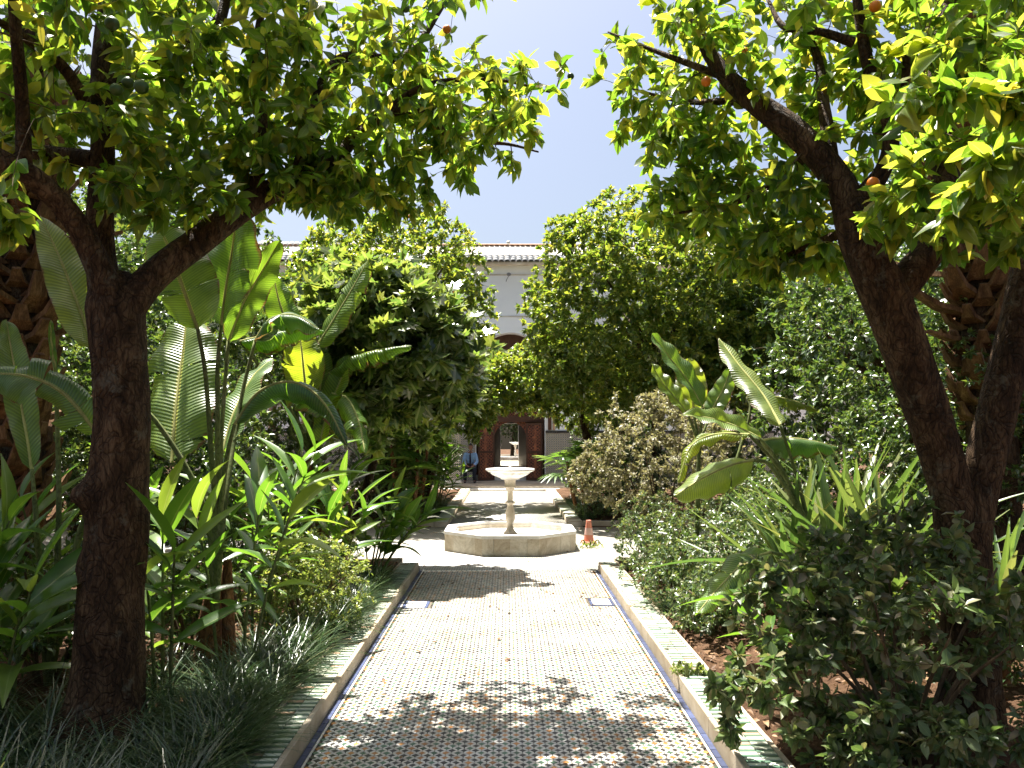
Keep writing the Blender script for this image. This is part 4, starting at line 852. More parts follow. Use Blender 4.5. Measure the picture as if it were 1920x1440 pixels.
# ------------------------------------------------------------------ palms with shaggy trunks
def palm(label, base, h, r, y_lo, lean, seed):
    t = thing('palm_tree', base, label, 'palm'); g = np.random.default_rng(seed); top = base + A(*lean) + A(0, 0, h)
    mk('trunk', *tube([base, base * .5 + top * .5, top], [r * 1.15, r, r], 40, 20, .06, seed), M['palm'], t)
    V = A((-.075, 0, 0), (.075, 0, 0), (-.07, .02, .03), (.07, .02, .03), (-.042, .16, .02), (.042, .16, .02), (-.04, .16, .05), (.04, .16, .05), (-.022, .34, .0), (.022, .34, .0), (-.022, .34, .02), (.022, .34, .02))
    F = np.array([(0, 1, 5, 4), (4, 5, 9, 8), (2, 6, 7, 3), (6, 10, 11, 7), (0, 4, 6, 2), (4, 8, 10, 6), (1, 3, 7, 5), (5, 7, 11, 9), (8, 9, 11, 10)])
    mes = [new_mesh('frond_base', V * A(1.35, k, 1.2), F, M['boot'], smooth=False) for k in (.55, .85, 1.5)]
    n = int((h - y_lo) / .016)
    for k in range(min(n, 230)):
        z = y_lo + k * .016; a = k * 2.39996 + g.uniform(-.2, .2); c = base + A(*lean) * z / h + A(0, 0, z); out = A(math.cos(a), math.sin(a), 0)
        el = g.uniform(.75, 1.25); j = 2 if g.random() < .13 else (1 if g.random() < .5 else 0)
        if j == 2: el = g.uniform(.05, .5)
        inst('frond_base', mes[j], basis(c + out * (r * .9), out * math.cos(el) + A(0, 0, math.sin(el)), out * math.sin(el) - A(0, 0, math.cos(el)), g.uniform(.85, 1.25)), t)
    # fan leaves above the frame
    Vf, Ff, n0 = [], [], 0; bl_ = tpl_leaf(.05, 3, .3, .25)
    for k in range(22):
        a = R(-100 + k * 200 / 21); d = A(math.sin(a), math.cos(a), 0); Mx = np.array(basis(A(0, 0, 0), d, A(0, 0, 1), .75)); Vf.append(bl_[0] @ Mx[:3, :3].T + A(0, .0, 0)); Ff.append(bl_[1] + n0); n0 += len(bl_[0])
    fan = new_mesh('frond', np.concatenate(Vf), np.concatenate(Ff), M['strap'], uv=np.tile(bl_[2], (22, 1)))
    for k in range(16):
        a = k * 2.4; el = g.uniform(-.3, 1.1); out = A(math.cos(a) * math.cos(el), math.sin(a) * math.cos(el), math.sin(el)); q = top + out * 1.0 + A(0, 0, .1)
        mk('frond_stalk', *tube([top, top * .5 + q * .5 + A(0, 0, .08), q], [.025, .018, .012], 8, 5), M['greenstem'], t); inst('frond', fan, basis(q, out + A(0, 0, -.3), A(0, 0, 1) - out * .3, 1.0), t)
    return t
palm('palm with a shaggy brown trunk of old frond bases at the left edge', P(20, 813, 6.2) * A(1, 1, 0), 10.5, .20, .9, (.15, 0, 0), 1)
palm('palm with a shaggy trunk of old frond bases seen between the forked stems', P(1868, 813, 6.6) * A(1, 1, 0), 9.5, .165, 1.75, (-.28, 0, 0), 2)

# ------------------------------------------------------------------ big-leaved strelitzia and banana clumps
def blade(mid, w, nh, fold=.25, prof='banana', ns=30, split=0, wave=.02, seed=0, curl=0.0, droop_e=.12, w2=None):
    """a broad leaf along a midrib; each half is cut into strips when torn. returns V, F, UV"""
    g = np.random.default_rng(seed); c = spline(mid, ns + 1); T = nz(np.gradient(c, axis=0)); Vs, Fs, UV, n = [], [], [], 0; nc = 5
    nrm = nz(np.array(nh, float)); 
    for side in (-1, 1):
        ws = w if side < 0 or w2 is None else w2
        cuts = [0.0] + sorted(g.uniform(.08, .95, split)) + [1.0]
        for a, b_ in zip(cuts[:-1], cuts[1:]):
            if b_ - a < .012: continue
            m = max(3, int((b_ - a) * ns) + 1); vv = np.linspace(a + (.002 if a > 0 else 0), b_ - (.002 if b_ < 1 else 0), m); fj = fold + (g.normal() * (.07 if split < 3 else .22) if split else g.normal() * .05); dj = droop_e + (abs(g.normal()) * (.12 if split < 3 else .5) if split else 0)
            f = vv * ns; i = np.minimum(f.astype(int), ns - 1); fr = (f - i)[:, None]; p = c[i] * (1 - fr) + c[i + 1] * fr; t = nz(T[i] * (1 - fr) + T[i + 1] * fr)
            sd_ = nz(np.cross(t, nrm)); nn = np.cross(sd_, t)
            if prof == 'banana': hw = ws * np.clip(np.sin(np.pi * np.clip(vv, 0, 1) ** .75) , 0, 1) ** .5
            else: hw = ws * np.sin(np.pi * vv ** .7) ** .9
            hw = np.maximum(hw, .002)
            for k in range(nc):
                u = k / (nc - 1); ang = fj - dj * u * u * 2.0 + curl * u
                off = sd_ * (side * hw * u * math.cos(ang))[:, None] + nn * (hw * u * math.sin(ang) + wave * u * np.sin(vv * 23 + seed + side))[:, None]
                pin = (vv - (a + b_) / 2)[:, None] * t * (-.12 * u * u if split else 0) * np.linalg.norm(c[-1] - c[0]) * .6
                lag = -t * (hw * u * -.18)[:, None]
                Vs.append(p + off + pin + lag); UV.append(np.c_[np.full(m, .5 + side * u * .5), vv])
            ii, kk = np.meshgrid(np.arange(m - 1), np.arange(nc - 1), indexing='ij'); ii = ii.ravel(); kk = kk.ravel()
            q = np.stack([n + kk * m + ii, n + kk * m + ii + 1, n + (kk + 1) * m + ii + 1, n + (kk + 1) * m + ii], 1); Fs.append(q if side > 0 else q[:, ::-1]); n += nc * m
    return np.concatenate(Vs), np.concatenate(Fs), np.concatenate(UV)
def big_leaf(t, foot, mid, w, nh, m='strelitzia', fold=.25, split=0, seed=0, pet=.016, petm='greenstem', **kw):
    """mid: midrib as (px,py,d) or xyz; foot: the lower end of the stalk"""
    mid = [P(*q) if q[2] > 2.9 and abs(q[0]) > 8 else np.array(q, float) for q in mid]
    V, F, UV = blade(mid, w, nh, fold, seed=seed, split=split, **kw); lf = mk('leaf', V, F, M[m], t, uv=UV, tint=np.full(len(V), np.random.default_rng(seed).random()))
    st_ = [np.array(q, float) if not (len(q) == 3 and abs(q[0]) > 8) else P(*q) for q in foot] + mid
    ft = st_[:len(st_) - len(mid)] + [mid[0]]
    mk('stalk', *tube(ft, [pet * 1.5, pet * 1.1, pet * .75], 24, 7), M[petm], lf); mk('midrib', *tube(mid, [pet * .75, pet * .5, pet * .15], 24, 7), M['midrib'], lf)
    return lf
UPC = (0.1, -.55, .8); CAMF = (0.05, -1, .25)
bA = G(398, 1262, .08)
A_ = thing('strelitzia', bA, 'giant strelitzia with broad ribbed leaves beside the thick left trunk', 'plant')
f0 = bA + A(0, 0, .05)
for k, (dx, dy, h) in enumerate(((0, 0, .85), (.1, .05, .75), (-.1, .05, .6), (.03, .14, .7))):
    mk('stem', *tube([bA + A(dx, dy, 0), bA + A(dx * .8, dy, h * .5), bA + A(dx * .5 + .02, dy, h)], [.055, .045, .028], 16, 12, .08, k), M['redstem'], A_)
hub = P(402, 980, 5.5)
def hubp(dx): return hub + A(dx, .02, 0)
big_leaf(A_, [f0, hubp(-.02), P(365, 900, 5.7)], [(322, 868, 5.60), (330, 760, 5.78), (342, 660, 6.0), (350, 590, 6.15)], .29, (-.1, -.75, .65), fold=.12, split=2, seed=1)
big_leaf(A_, [f0, hubp(0), (396, 850, 5.4), (385, 700, 5.3)], [(371, 618, 5.25), (345, 545, 5.22), (322, 480, 5.22), (300, 425, 5.25)], .235, (.25, -.95, -.15), fold=.10, split=2, seed=2)
big_leaf(A_, [f0, hubp(.01), (408, 800, 5.5), (408, 690, 5.5)], [(415, 610, 5.5), (424, 540, 5.5), (437, 460, 5.5), (445, 385, 5.5)], .20, (-.35, -.9, .3), fold=.45, split=1, seed=3)
big_leaf(A_, [f0, hubp(.02), (415, 820, 5.6)], [(428, 640, 5.6), (455, 570, 5.65), (490, 510, 5.7), (524, 452, 5.75)], .13, (.75, -.6, .35), fold=.7, seed=4)
big_leaf(A_, [f0, hubp(.03), (425, 860, 5.4)], [(440, 795, 5.35), (485, 735, 5.3), (548, 716, 5.25), (605, 752, 5.2), (652, 838, 5.15)], .17, (-.35, -.45, .8), fold=-.25, split=4, seed=5, droop_e=.3)
big_leaf(A_, [f0, hubp(.03), (412, 890, 5.8)], [(416, 850, 5.75), (440, 770, 5.95), (475, 705, 6.2), (512, 672, 6.45)], .15, (-.35, -.6, .75), fold=.15, seed=6)
big_leaf(A_, [f0, hubp(-.05), (300, 800, 5.5), (210, 720, 5.4)], [(178, 655, 5.4), (150, 580, 5.45), (115, 490, 5.5), (76, 405, 5.55)], .15, (.45, -.85, .3), fold=.25, seed=7)
big_leaf(A_, [f0, hubp(.05), (450, 760, 5.9)], [(478, 640, 6.0), (505, 600, 6.0), (550, 590, 6.0), (600, 618, 6.0)], .15, (-.1, -.35, .95), fold=.35, split=3, seed=8, droop_e=.5)
# second strelitzia at the left edge
bB = G(90, 1290, .08); B_ = thing('strelitzia', bB, 'low strelitzia with torn leaves reaching in from the left edge', 'plant')
big_leaf(B_, [bB, P(150, 1000, 4.95), P(210, 880, 4.9)], [(185, 815, 4.85), (120, 738, 4.8), (50, 705, 4.75), (-30, 700, 4.7)], .19, (-.15, -.95, .3), fold=.15, split=4, seed=11, droop_e=.1)
big_leaf(B_, [bB, P(70, 1000, 5.1)], [(60, 880, 5.2), (40, 760, 5.3), (22, 660, 5.4), (12, 600, 5.45)], .10, (.5, -.8, .4), fold=.5, seed=12)
big_leaf(B_, [bB, P(110, 1000, 5.0)], [(105, 700, 5.2), (98, 660, 5.2), (95, 620, 5.2), (96, 600, 5.2)], .03, (.5, -.8, .4), fold=1.1, seed=13)
# banana clump behind
bC = G(578, 1072, .08); C_ = thing('banana_plant', bC, 'banana clump with bright torn leaves and reddish stems in front of the fig', 'plant')
for k, (dx, dy, h) in enumerate(((-.05, 0, 1.35), (.15, .1, 1.25), (-.5, .5, 1.2))):
    mk('stem', *tube([bC + A(dx, dy, -.05), bC + A(dx * .9, dy, h * .5), bC + A(dx * .8 + .03, dy, h)], [.10, .075, .05], 20, 14, .10, k + 20), M['redstem'], C_)
ch = bC + A(0, 0, 1.3)
big_leaf(C_, [bC, ch, P(545, 800, 9.2)], [(590, 655, 9.1), (622, 605, 9.1), (658, 545, 9.1), (690, 488, 9.15)], .20, (-.35, -.85, .4), 'banana', .2, 2, 21, .02)
big_leaf(C_, [bC, ch, P(560, 800, 9.3)], [(548, 655, 9.3), (538, 610, 9.3), (522, 560, 9.3), (512, 512, 9.3)], .21, (.25, -.9, .35), 'banana', .1, 1, 22, .02)
big_leaf(C_, [bC, ch, P(540, 760, 9.0)], [(450, 640, 8.3), (500, 628, 8.4), (555, 612, 8.5), (610, 622, 8.6)], .20, (0, -.30, .95), 'banana', .3, 3, 23, .02, droop_e=.5)
big_leaf(C_, [bC, ch, P(575, 780, 9.2)], [(575, 745, 9.1), (570, 700, 9.0), (566, 660, 8.9), (560, 615, 8.9)], .25, (.1, -.95, .2), 'banana', .1, 2, 24, .02)
big_leaf(C_, [bC, ch, P(600, 780, 9.4)], [(618, 700, 9.3), (660, 672, 9.2), (715, 655, 9.1), (772, 648, 9.0)], .20, (-.05, -.25, .95), 'banana', .25, 8, 25, .02, droop_e=.45)
big_leaf(C_, [bC, ch, P(605, 790, 9.2)], [(622, 738, 9.2), (652, 748, 9.0), (674, 795, 8.75), (684, 848, 8.5)], .19, (.15, -.6, .8), 'banana', -.15, 7, 26, .02)
big_leaf(C_, [bC, ch, P(610, 860, 9.2)], [(600, 830, 9.2), (615, 770, 9.2), (640, 710, 9.2), (655, 665, 9.2)], .17, (-.4, -.85, .3), 'banana', .5, 0, 27, .02)
big_leaf(C_, [bC, ch, P(590, 860, 9.4)], [(585, 790, 9.4), (600, 730, 9.4), (600, 680, 9.4), (590, 630, 9.4)], .17, (.3, -.85, .3), 'banana', .3, 2, 28, .02)
# right strelitzia
bD = G(1545, 1180, .08); D_ = thing('strelitzia', bD, 'strelitzia with one tall upright grey-green leaf right of the path', 'plant')
for k, (dx, dy, h) in enumerate(((0, 0, .75), (.09, .05, .7), (.04, -.05, .6))):
    mk('stem', *tube([bD + A(dx, dy, 0), bD + A(dx * .8 - .03, dy, h * .5), bD + A(dx * .5 - .06, dy, h)], [.05, .04, .024], 16, 12, .08, k + 40), M['redstem'], D_)
hd = P(1520, 1010, 6.3)
big_leaf(D_, [bD, hd, P(1496, 900, 6.25)], [(1463, 797, 6.2), (1432, 742, 6.4), (1390, 690, 6.6), (1348, 634, 6.85)], .125, (.25, -.75, .6), fold=.15, seed=31, w2=.165, curl=-.3)
big_leaf(D_, [bD, hd, P(1490, 930, 6.2), P(1455, 860, 6.2)], [(1425, 822, 6.15), (1380, 800, 6.1), (1330, 784, 6.05), (1280, 777, 6.0)], .13, (-.1, -.7, .7), fold=.55, seed=32, w2=.10)
big_leaf(D_, [bD, hd, P(1480, 920, 6.3)], [(1428, 826, 6.3), (1460, 822, 6.35), (1510, 824, 6.4), (1572, 838, 6.45)], .16, (.05, -.15, 1), fold=-.15, split=1, seed=33, droop_e=.55)
big_leaf(D_, [bD, hd, P(1470, 890, 6.2)], [(1405, 815, 6.0), (1340, 815, 5.9), (1295, 838, 5.85), (1272, 905, 5.8)], .07, (-.4, -.55, .7), fold=.3, split=2, seed=34, m='banana', droop_e=.4)
big_leaf(D_, [bD, hd, P(1450, 880, 6.1)], [(1412, 862, 6.0), (1370, 872, 5.9), (1320, 895, 5.85), (1262, 932, 5.8)], .20, (-.15, -.75, .62), fold=-.30, split=1, seed=35, droop_e=.25)
big_leaf(D_, [bD, P(1500, 1060, 6.0)], [(1445, 1035, 5.8), (1400, 1052, 5.7), (1350, 1100, 5.6), (1303, 1155, 5.5)], .12, (-.25, -.5, .8), fold=.35, split=1, seed=36, droop_e=.2)
big_leaf(D_, [bD, P(1500, 1120, 5.8)], [(1478, 1150, 5.6), (1465, 1120, 5.55), (1458, 1095, 5.5), (1452, 1070, 5.5)], .11, (-.3, -.9, .2), fold=.2, seed=37)
bE = P(1300, 813, 8.6) * A(1, 1, 0) + A(0, 0, .08); E_ = thing('strelitzia', bE, 'cluster of upright bright leaves rising behind the pale brown bush', 'plant')
he = P(1310, 860, 8.6)
big_leaf(E_, [bE, he], [(1318, 765, 8.6), (1290, 715, 8.6), (1255, 670, 8.6), (1222, 626, 8.6)], .16, (.55, -.75, .35), fold=.5, seed=41)
big_leaf(E_, [bE, he], [(1300, 770, 8.7), (1298, 740, 8.7), (1294, 705, 8.7), (1290, 672, 8.7)], .17, (-.2, -.95, .25), fold=.2, seed=42)
big_leaf(E_, [bE, he], [(1290, 775, 8.5), (1265, 745, 8.5), (1240, 715, 8.5), (1222, 682, 8.5)], .12, (.5, -.8, .3), fold=.45, seed=43)
big_leaf(E_, [bE, he], [(1330, 780, 8.7), (1342, 755, 8.7), (1358, 725, 8.7), (1370, 690, 8.7)], .12, (-.35, -.9, .3), fold=.15, seed=44)
big_leaf(E_, [bE, P(1400, 800, 8.9)], [(1400, 745, 9.0), (1440, 742, 9.0), (1490, 752, 9.0), (1535, 770, 9.0)], .14, (0, -.5, .85), fold=-.2, split=3, seed=45, droop_e=.4)

# ------------------------------------------------------------------ gingers: leafy canes with lance leaves
LAN = [tpl_leaf(.098, 8, .5, d_, .42) for d_ in (.10, .30, .55)]
lan_me = {}
def lance(mk_, k):
    if (mk_, k) not in lan_me: lan_me[(mk_, k)] = new_mesh('leaf', *LAN[k][:2], M[mk_], uv=LAN[k][2])
    return lan_me[(mk_, k)]
def ginger(label, x, y, canes, h, leaf=.45, spread=.35, seed=0, lean=(0, 0), m='ginger', group='leafy gingers', nl=8, name='ginger_plant', z0=.07):
    g = np.random.default_rng(seed); t = thing(name, (x, y, z0), label, 'plant', group)
    for k in range(canes):
        a = g.uniform(0, 6.28); r = g.uniform(.02, .14); b0 = A(x + r * math.cos(a), y + r * math.sin(a), z0); hh = h * g.uniform(.65, 1.1)
        tip = b0 + A(math.cos(a) * spread * g.uniform(.3, 1) + lean[0], math.sin(a) * spread * g.uniform(.3, 1) + lean[1], hh); c = spline([b0, b0 * .5 + tip * .5 + A(0, 0, .12 * hh), tip], 20)
        mk('cane', *tube([c[0], c[7], c[14], c[19]], [.012, .010, .008, .005], 10, 6), M['greenstem'], t); pl = g.uniform(0, 6.28)
        for j in range(nl):
            v = .32 + .68 * j / (nl - 1); i = min(19, int(v * 19)); T = nz(c[min(19, i + 1)] - c[i - 1]); s = 1 if j % 2 else -1
            side = A(math.cos(pl), math.sin(pl), 0) * s; el = .25 + .75 * v; d = side * math.cos(el) + T * math.sin(el) + g.normal(size=3) * .12
            kk = int(g.choice((0, 1, 2), p=(.35, .4, .25))); inst('leaf', lance(m, kk), basis(c[i], d, A(0, 0, 1) * .8 + T * .3 - side * .5 + g.normal(size=3) * .2, leaf * g.uniform(.7, 1.15)), t)
    return t
gl = [('ginger with long glossy leaves just right of the thick left trunk', -2.05, 4.95, 5, 1.25, .50, .3, (.1, -.1)),
      ('ginger rising in front of the strelitzia stems', -1.75, 5.35, 5, 1.25, .50, .35, (.1, .0)),
      ('tall ginger with wide drooping leaves in front of the banana stems', -1.95, 6.3, 6, 1.45, .48, .4, (.1, 0)),
      ('ginger behind the jasmine bush', -2.1, 7.4, 7, 1.35, .42, .4, (.05, 0)),
      ('ginger leaning over the court corner towards the fountain basin', -1.55, 9.3, 12, .85, .44, .5, (.25, .05)),
      ('ginger below the torn banana leaves', -1.95, 8.6, 7, 1.35, .42, .4, (0, 0)),
      ('ginger with upright canes before the fig trunk', -1.72, 7.95, 7, 1.25, .42, .4, (.05, .1)),
      ('ginger at the back of the left bed near the court walk', -2.35, 9.7, 8, 1.45, .45, .45, (.1, .1)),
      ('ginger clump at the left edge with long low leaves', -2.85, 4.6, 6, .95, .55, .4, (.1, -.1)),
      ('ginger half hidden behind the left trunk', -3.0, 5.6, 6, 1.2, .50, .45, (.05, 0)),
      ('ginger in the left corner under the torn strelitzia leaf', -3.35, 4.9, 5, 1.15, .50, .4, (.1, 0)),
      ('ginger beyond the strelitzia clump in deep shade', -2.9, 7.6, 7, 1.3, .42, .4, (0, 0)),
      ('ginger beside the far path left of the fountain bowl', -1.55, 16.9, 9, 1.15, .42, .45, (.1, 0)),
      ('ginger on the right behind the traffic cone', 1.95, 15.8, 9, 1.25, .42, .45, (-.1, 0)),
      ('ginger among the shrubs under the right strelitzia', 1.85, 5.0, 4, .55, .40, .35, (-.15, 0))]
for k, (lab, x, y, n_, h, lf, sp, ln) in enumerate(gl): ginger(lab, x, y, max(3, int(n_ * .7)), h, lf * 1.1, sp, 100 + k, ln)
# lady palms with brown fibrous canes beyond the court
def fan_palm(label, x, y, canes, h, seed, spread=.4):
    g = np.random.default_rng(seed); t = thing('lady_palm', (x, y, .07), label, 'palm', 'lady palms by the far path')
    bl_ = tpl_leaf(.075, 3, .35, .22); Vf, Ff, n0 = [], [], 0
    for k in range(9):
        a = R(-85 + k * 170 / 8); Mx = np.array(basis(A(0, 0, 0), A(math.sin(a), math.cos(a), 0), A(0, 0, 1), .42)); Vf.append(bl_[0] @ Mx[:3, :3].T); Ff.append(bl_[1] + n0); n0 += len(bl_[0])
    fan = new_mesh('fan_leaf', np.concatenate(Vf), np.concatenate(Ff), M['ginger'], uv=np.tile(bl_[2], (9, 1)))
    for c in range(canes):
        a = g.uniform(0, 6.28); b0 = A(x + .18 * math.cos(a), y + .18 * math.sin(a), .05); hh = h * g.uniform(.6, 1.05); tip = b0 + A(math.cos(a) * .2, math.sin(a) * .2, hh)
        mk('cane', *tube([b0, (b0 + tip) / 2, tip], [.042, .038, .028], 14, 8, .15, c + seed), M['redstem'], t)
        for j in range(8):
            aa = j * 2.4 + g.uniform(0, 1); el = g.uniform(-.1, .9); o = A(math.cos(aa) * math.cos(el), math.sin(aa) * math.cos(el), math.sin(el)); q0 = tip - A(0, 0, g.uniform(0, .45) * hh * .6); q = q0 + o * g.uniform(.22, .38)
            mk('leaf_stalk', *tube([q0, q], [.006, .004], 3, 4), M['greenstem'], t); inst('fan_leaf', fan, basis(q, o - A(0, 0, .25), A(0, 0, 1) - o * .2, g.uniform(.8, 1.15)), t)
fan_palm('lady palm with orange-brown fibrous canes at the far left corner of the court', -1.85, 15.3, 7, 1.5, 1)
fan_palm('dense lady palm beside the far path right of the portal', 1.62, 16.7, 8, 1.5, 2)
fan_palm('lady palm in front of the tiled pier', -1.85, 18.6, 5, 1.6, 3)
# strap-leaved rosettes on the right
STR = [tpl_leaf(.036, 8, .6, d_, .35) for d_ in (.04, .18, .5)]; str_me = [new_mesh('leaf', *s_[:2], M['strap'], uv=s_[2]) for s_ in STR]
def rosette(label, x, y, n, l, seed, up=.5, h=.25):
    g = np.random.default_rng(seed); t = thing('strap_leaved_plant', (x, y, .07), label, 'plant', 'strap-leaved plants'); b0 = A(x, y, .07)
    mk('stem', *tube([b0, b0 + A(.01, 0, h)], [.035, .03], 5, 8, .1, seed), M['redstem'], t)
    for k in range(n):
        a = k * 2.39996 + g.uniform(-.3, .3); el = g.uniform(up, 1.45); o = A(math.cos(a) * math.cos(el), math.sin(a) * math.cos(el), math.sin(el))
        inst('leaf', str_me[int(g.integers(0, 3))], basis(b0 + A(0, 0, h * g.uniform(.5, 1)) + o * .03, o, A(0, 0, 1) - A(math.cos(a), math.sin(a), 0) * .6 + g.normal(size=3) * .25, l * g.uniform(.7, 1.15)), t)
for k, (lab, px, d, n, l, up, h) in enumerate((('strap-leaved plant beside the strelitzia stems', 1560, 6.3, 26, .80, .45, .42), ('strap-leaved plant just left of the forked trunk', 1660, 6.0, 30, .80, .45, .40), ('strap-leaved plant between the other two rosettes', 1610, 6.9, 26, .85, .5, .45), ('strap-leaved plant with striped leaves right of the forked trunk', 1868, 5.2, 22, .62, .6, .38), ('strap-leaved plant low behind the strelitzia base', 1480, 6.6, 22, .75, .35, .30))):
    q = P(px, 813, d); rosette(lab, q[0], q[1], int(n * 1.35), l * 1.42, 200 + k, up, h + .14)

# ------------------------------------------------------------------ shrubs
def shrub(label, c, r, n, per, size, m, seed=0, parts=0, tpl=None, lo=None, droop=.1, name='shrub', group=None, shell=2.0, stems=9, extra=(), flowers=0, jitter=.6, twigm='twig', lump=.3):
    c = np.array(c, float); r = np.array(r, float); b0 = A(c[0], c[1], min(.07, c[2] - .03)); t = thing(name, b0, label, 'shrub', group); g = np.random.default_rng(seed); limbs = []
    for k in range(stems):
        a = k * 2.4 + g.uniform(-.4, .4); e = c + r * A(math.cos(a) * .7, math.sin(a) * .7, g.uniform(-.1, .6)); s0 = b0 + A(math.cos(a) * .05, math.sin(a) * .05, 0)
        limbs.append(([s0, s0 * .5 + e * .5 + A(0, 0, .08), e], [.013, .010, .005])); mk('stem', *tube(limbs[-1][0], limbs[-1][1], 12, 6, .05, k), M[twigm], t)
    nodes, rads = skeleton(limbs); tg = in_blobs([(c, r, n)] + list(extra), shell, lump, seed); tg = tg[tg[:, 2] > min(.12, c[2] - r[2])]
    tw, tr2 = grow(nodes, rads, tg, thick=.006, thin=.0014); mk('twigs', *tubes(tw, tr2, 4), M[twigm], t, kind='stuff')
    pos, d, nr, s = leaves_on(tw, per, size, droop, t0=.25, jitter=jitter); scatter('foliage', tpl or LITE, pos, d, nr, s, M[m], t, n_parts=parts, lo=lo)
    if flowers:
        fm = new_mesh('flower', *lathe([(0.002, -.4), (.5, -.1), (1, .35), (.7, .45), (.45, .3), (.002, .5)], 0, 0, 10), M['flower'])
        ends = tw[np.argsort(tw[:, -1, 1])[:flowers * 4:4], -1]
        for e in ends: inst('flower', fm, Matrix.Translation(tuple(e + A(0, -.02, .03))) @ Matrix.Scale(.028, 4), t)
    return t
BUSH = [tpl_leaf(*q) for q in ((.26, 4, .35, .12, .5, .05, .2), (.24, 4, .5, .3, .45, -.1, -.3), (.28, 4, .2, .0, .5, .08, .4), (.22, 4, .8, .2, .45, 0, 0))]; BUSHS = [tpl_leaf(*q) for q in ((.28, 3, .35, .12, .5, .05, .2), (.26, 3, .5, .3, .45, -.1, -.3), (.29, 3, .2, .0, .5, .08, .4), (.23, 3, .8, .2, .45, 0, 0))]
shrub('large grey-green bush filling the lower right corner by the kerb', (2.02, 4.15, .66), (.72, .72, .62), 300, 17, .064, 'sage', 1, 300, BUSH, BUSHS, lump=.45, extra=[(P(1480, 1120, 4.2), (.35, .3, .25), 50), (P(1430, 1300, 3.95), (.26, .25, .25), 40), (P(1700, 1380, 3.8), (.4, .25, .2), 60), (P(1660, 1040, 4.4), (.4, .3, .2), 40)], name='bush', shell=4.5, stems=14, jitter=.8)
shrub('pale brown bush beyond the green shrubs right of the path', (2.05, 10.5, 1.35), (1.0, .75, .9), 620, 22, .054, 'brownbush', 2, extra=[(P(1120, 880, 10.4), (.34, .3, .35), 110), (P(1300, 790, 10.4), (.5, .4, .35), 140), (P(1230, 760, 10.6), (.3, .3, .2), 60)], name='bush', lump=.5, shell=4)
for k, (lab, c, r, n, m_, fl_) in enumerate((('green shrub with white blossoms nearest the traffic cone', (1.74, 9.6, .50), (.55, .55, .50), 420, 'shrub', 5), ('rounded green shrub at the kerb below the brown bush', (1.70, 8.6, .46), (.52, .55, .46), 420, 'shrub', 3), ('green shrub overhanging the striped ledge by the marble cover', (1.62, 7.7, .36), (.42, .5, .36), 360, 'shrub', 0),
        ('taller green shrub behind the kerbside shrubs', (2.5, 8.7, .72), (.65, .8, .68), 560, 'shrub', 2), ('green shrub under the drooping strelitzia leaf', (2.25, 7.3, .6), (.65, .65, .58), 560, 'shrub', 0), ('small bright shrub hanging over the ledge edge near the low strelitzia leaf', (1.70, 6.6, .32), (.40, .45, .32), 320, 'shrub', 0), ('shrub between the strelitzia stems and the big grey-green bush', (2.45, 5.9, .5), (.5, .5, .45), 300, 'shrub', 0),
        ('dark shrub under the strap-leaved plants', (3.1, 5.3, .45), (.6, .6, .4), 260, 'privet', 0), ('dark undershrub right of the forked trunk', (3.4, 4.4, .40), (.5, .6, .35), 200, 'privet', 0), ('shrub at the foot of the broad orange tree', (3.1, 9.5, .6), (.7, .6, .55), 300, 'privet', 0))):
    shrub(lab, c, r, n, 13, .042, m_, 20 + k, flowers=fl_, group='green shrubs in the right bed')
shrub('pale jasmine bush spilling towards the left kerb', (-1.66, 6.75, .46), (.50, .68, .44), 620, 14, .036, 'jasmine', 50, group='small shrubs in the left bed')
shrub('small jasmine bush at the court corner beneath the gingers', (-1.85, 8.3, .45), (.4, .5, .38), 220, 12, .036, 'jasmine', 51, group='small shrubs in the left bed')
shrub('dark shrub behind the thick left trunk', (-3.0, 5.3, .62), (.75, .55, .55), 330, 12, .05, 'privet', 52, group='small shrubs in the left bed')
shrub('dark shrub at the left edge beside the trunk', (-3.1, 4.35, .45), (.5, .5, .4), 220, 12, .045, 'privet', 53, group='small shrubs in the left bed')
shrub('dark shrub among the strelitzia stems', (-2.3, 6.0, .5), (.5, .4, .45), 240, 12, .045, 'privet', 54, group='small shrubs in the left bed')
shrub('dark shrub behind the banana stems', (-2.9, 9.0, .6), (.8, .5, .6), 300, 12, .05, 'privet', 55, group='small shrubs in the left bed')
shrub('tall dark shrub filling the gap behind the gingers', (-3.0, 7.4, .85), (.8, .5, .8), 420, 13, .055, 'privet', 60, group='small shrubs in the left bed')
shrub('tall dark shrub behind the banana stems nearest the court', (-2.7, 9.7, .85), (.75, .4, .8), 420, 13, .055, 'privet', 61, group='small shrubs in the left bed')
shrub('low dark shrub under the lady palm across the court', (-2.0, 15.2, .35), (.6, .45, .3), 220, 12, .045, 'privet', 56, group='small shrubs beyond the court')
shrub('low dark shrub beside the far path on the right', (1.75, 15.4, .32), (.42, .5, .28), 200, 12, .045, 'privet', 57, group='small shrubs beyond the court')
for lab, c_, r_, m_, sd_ in (('tall shrub under the yellow-green orange tree', (-2.5, 16.0, .95), (.95, .6, .95), 'shrub', 80), ('tall shrub under the broad orange tree', (2.7, 15.6, .95), (.95, .6, .95), 'shrub', 81), ('dark shrub at the left end of the far bed', (-4.2, 15.6, .9), (1.0, .6, .9), 'privet', 82), ('dark shrub at the right end of the far bed', (4.5, 15.4, .9), (1.0, .6, .9), 'privet', 83), ('shrub before the tiled wall on the right', (2.1, 20.5, .8), (.75, .7, .8), 'privet', 84), ('shrub before the tiled pier on the left', (-2.4, 20.6, .8), (.8, .7, .8), 'privet', 85), ('dark shrub by the right end of the court walk', (3.6, 10.0, .8), (.9, .5, .8), 'privet', 86)):
    shrub(lab, c_, r_, 520, 14, .065, m_, sd_, group='tall shrubs of the far beds')
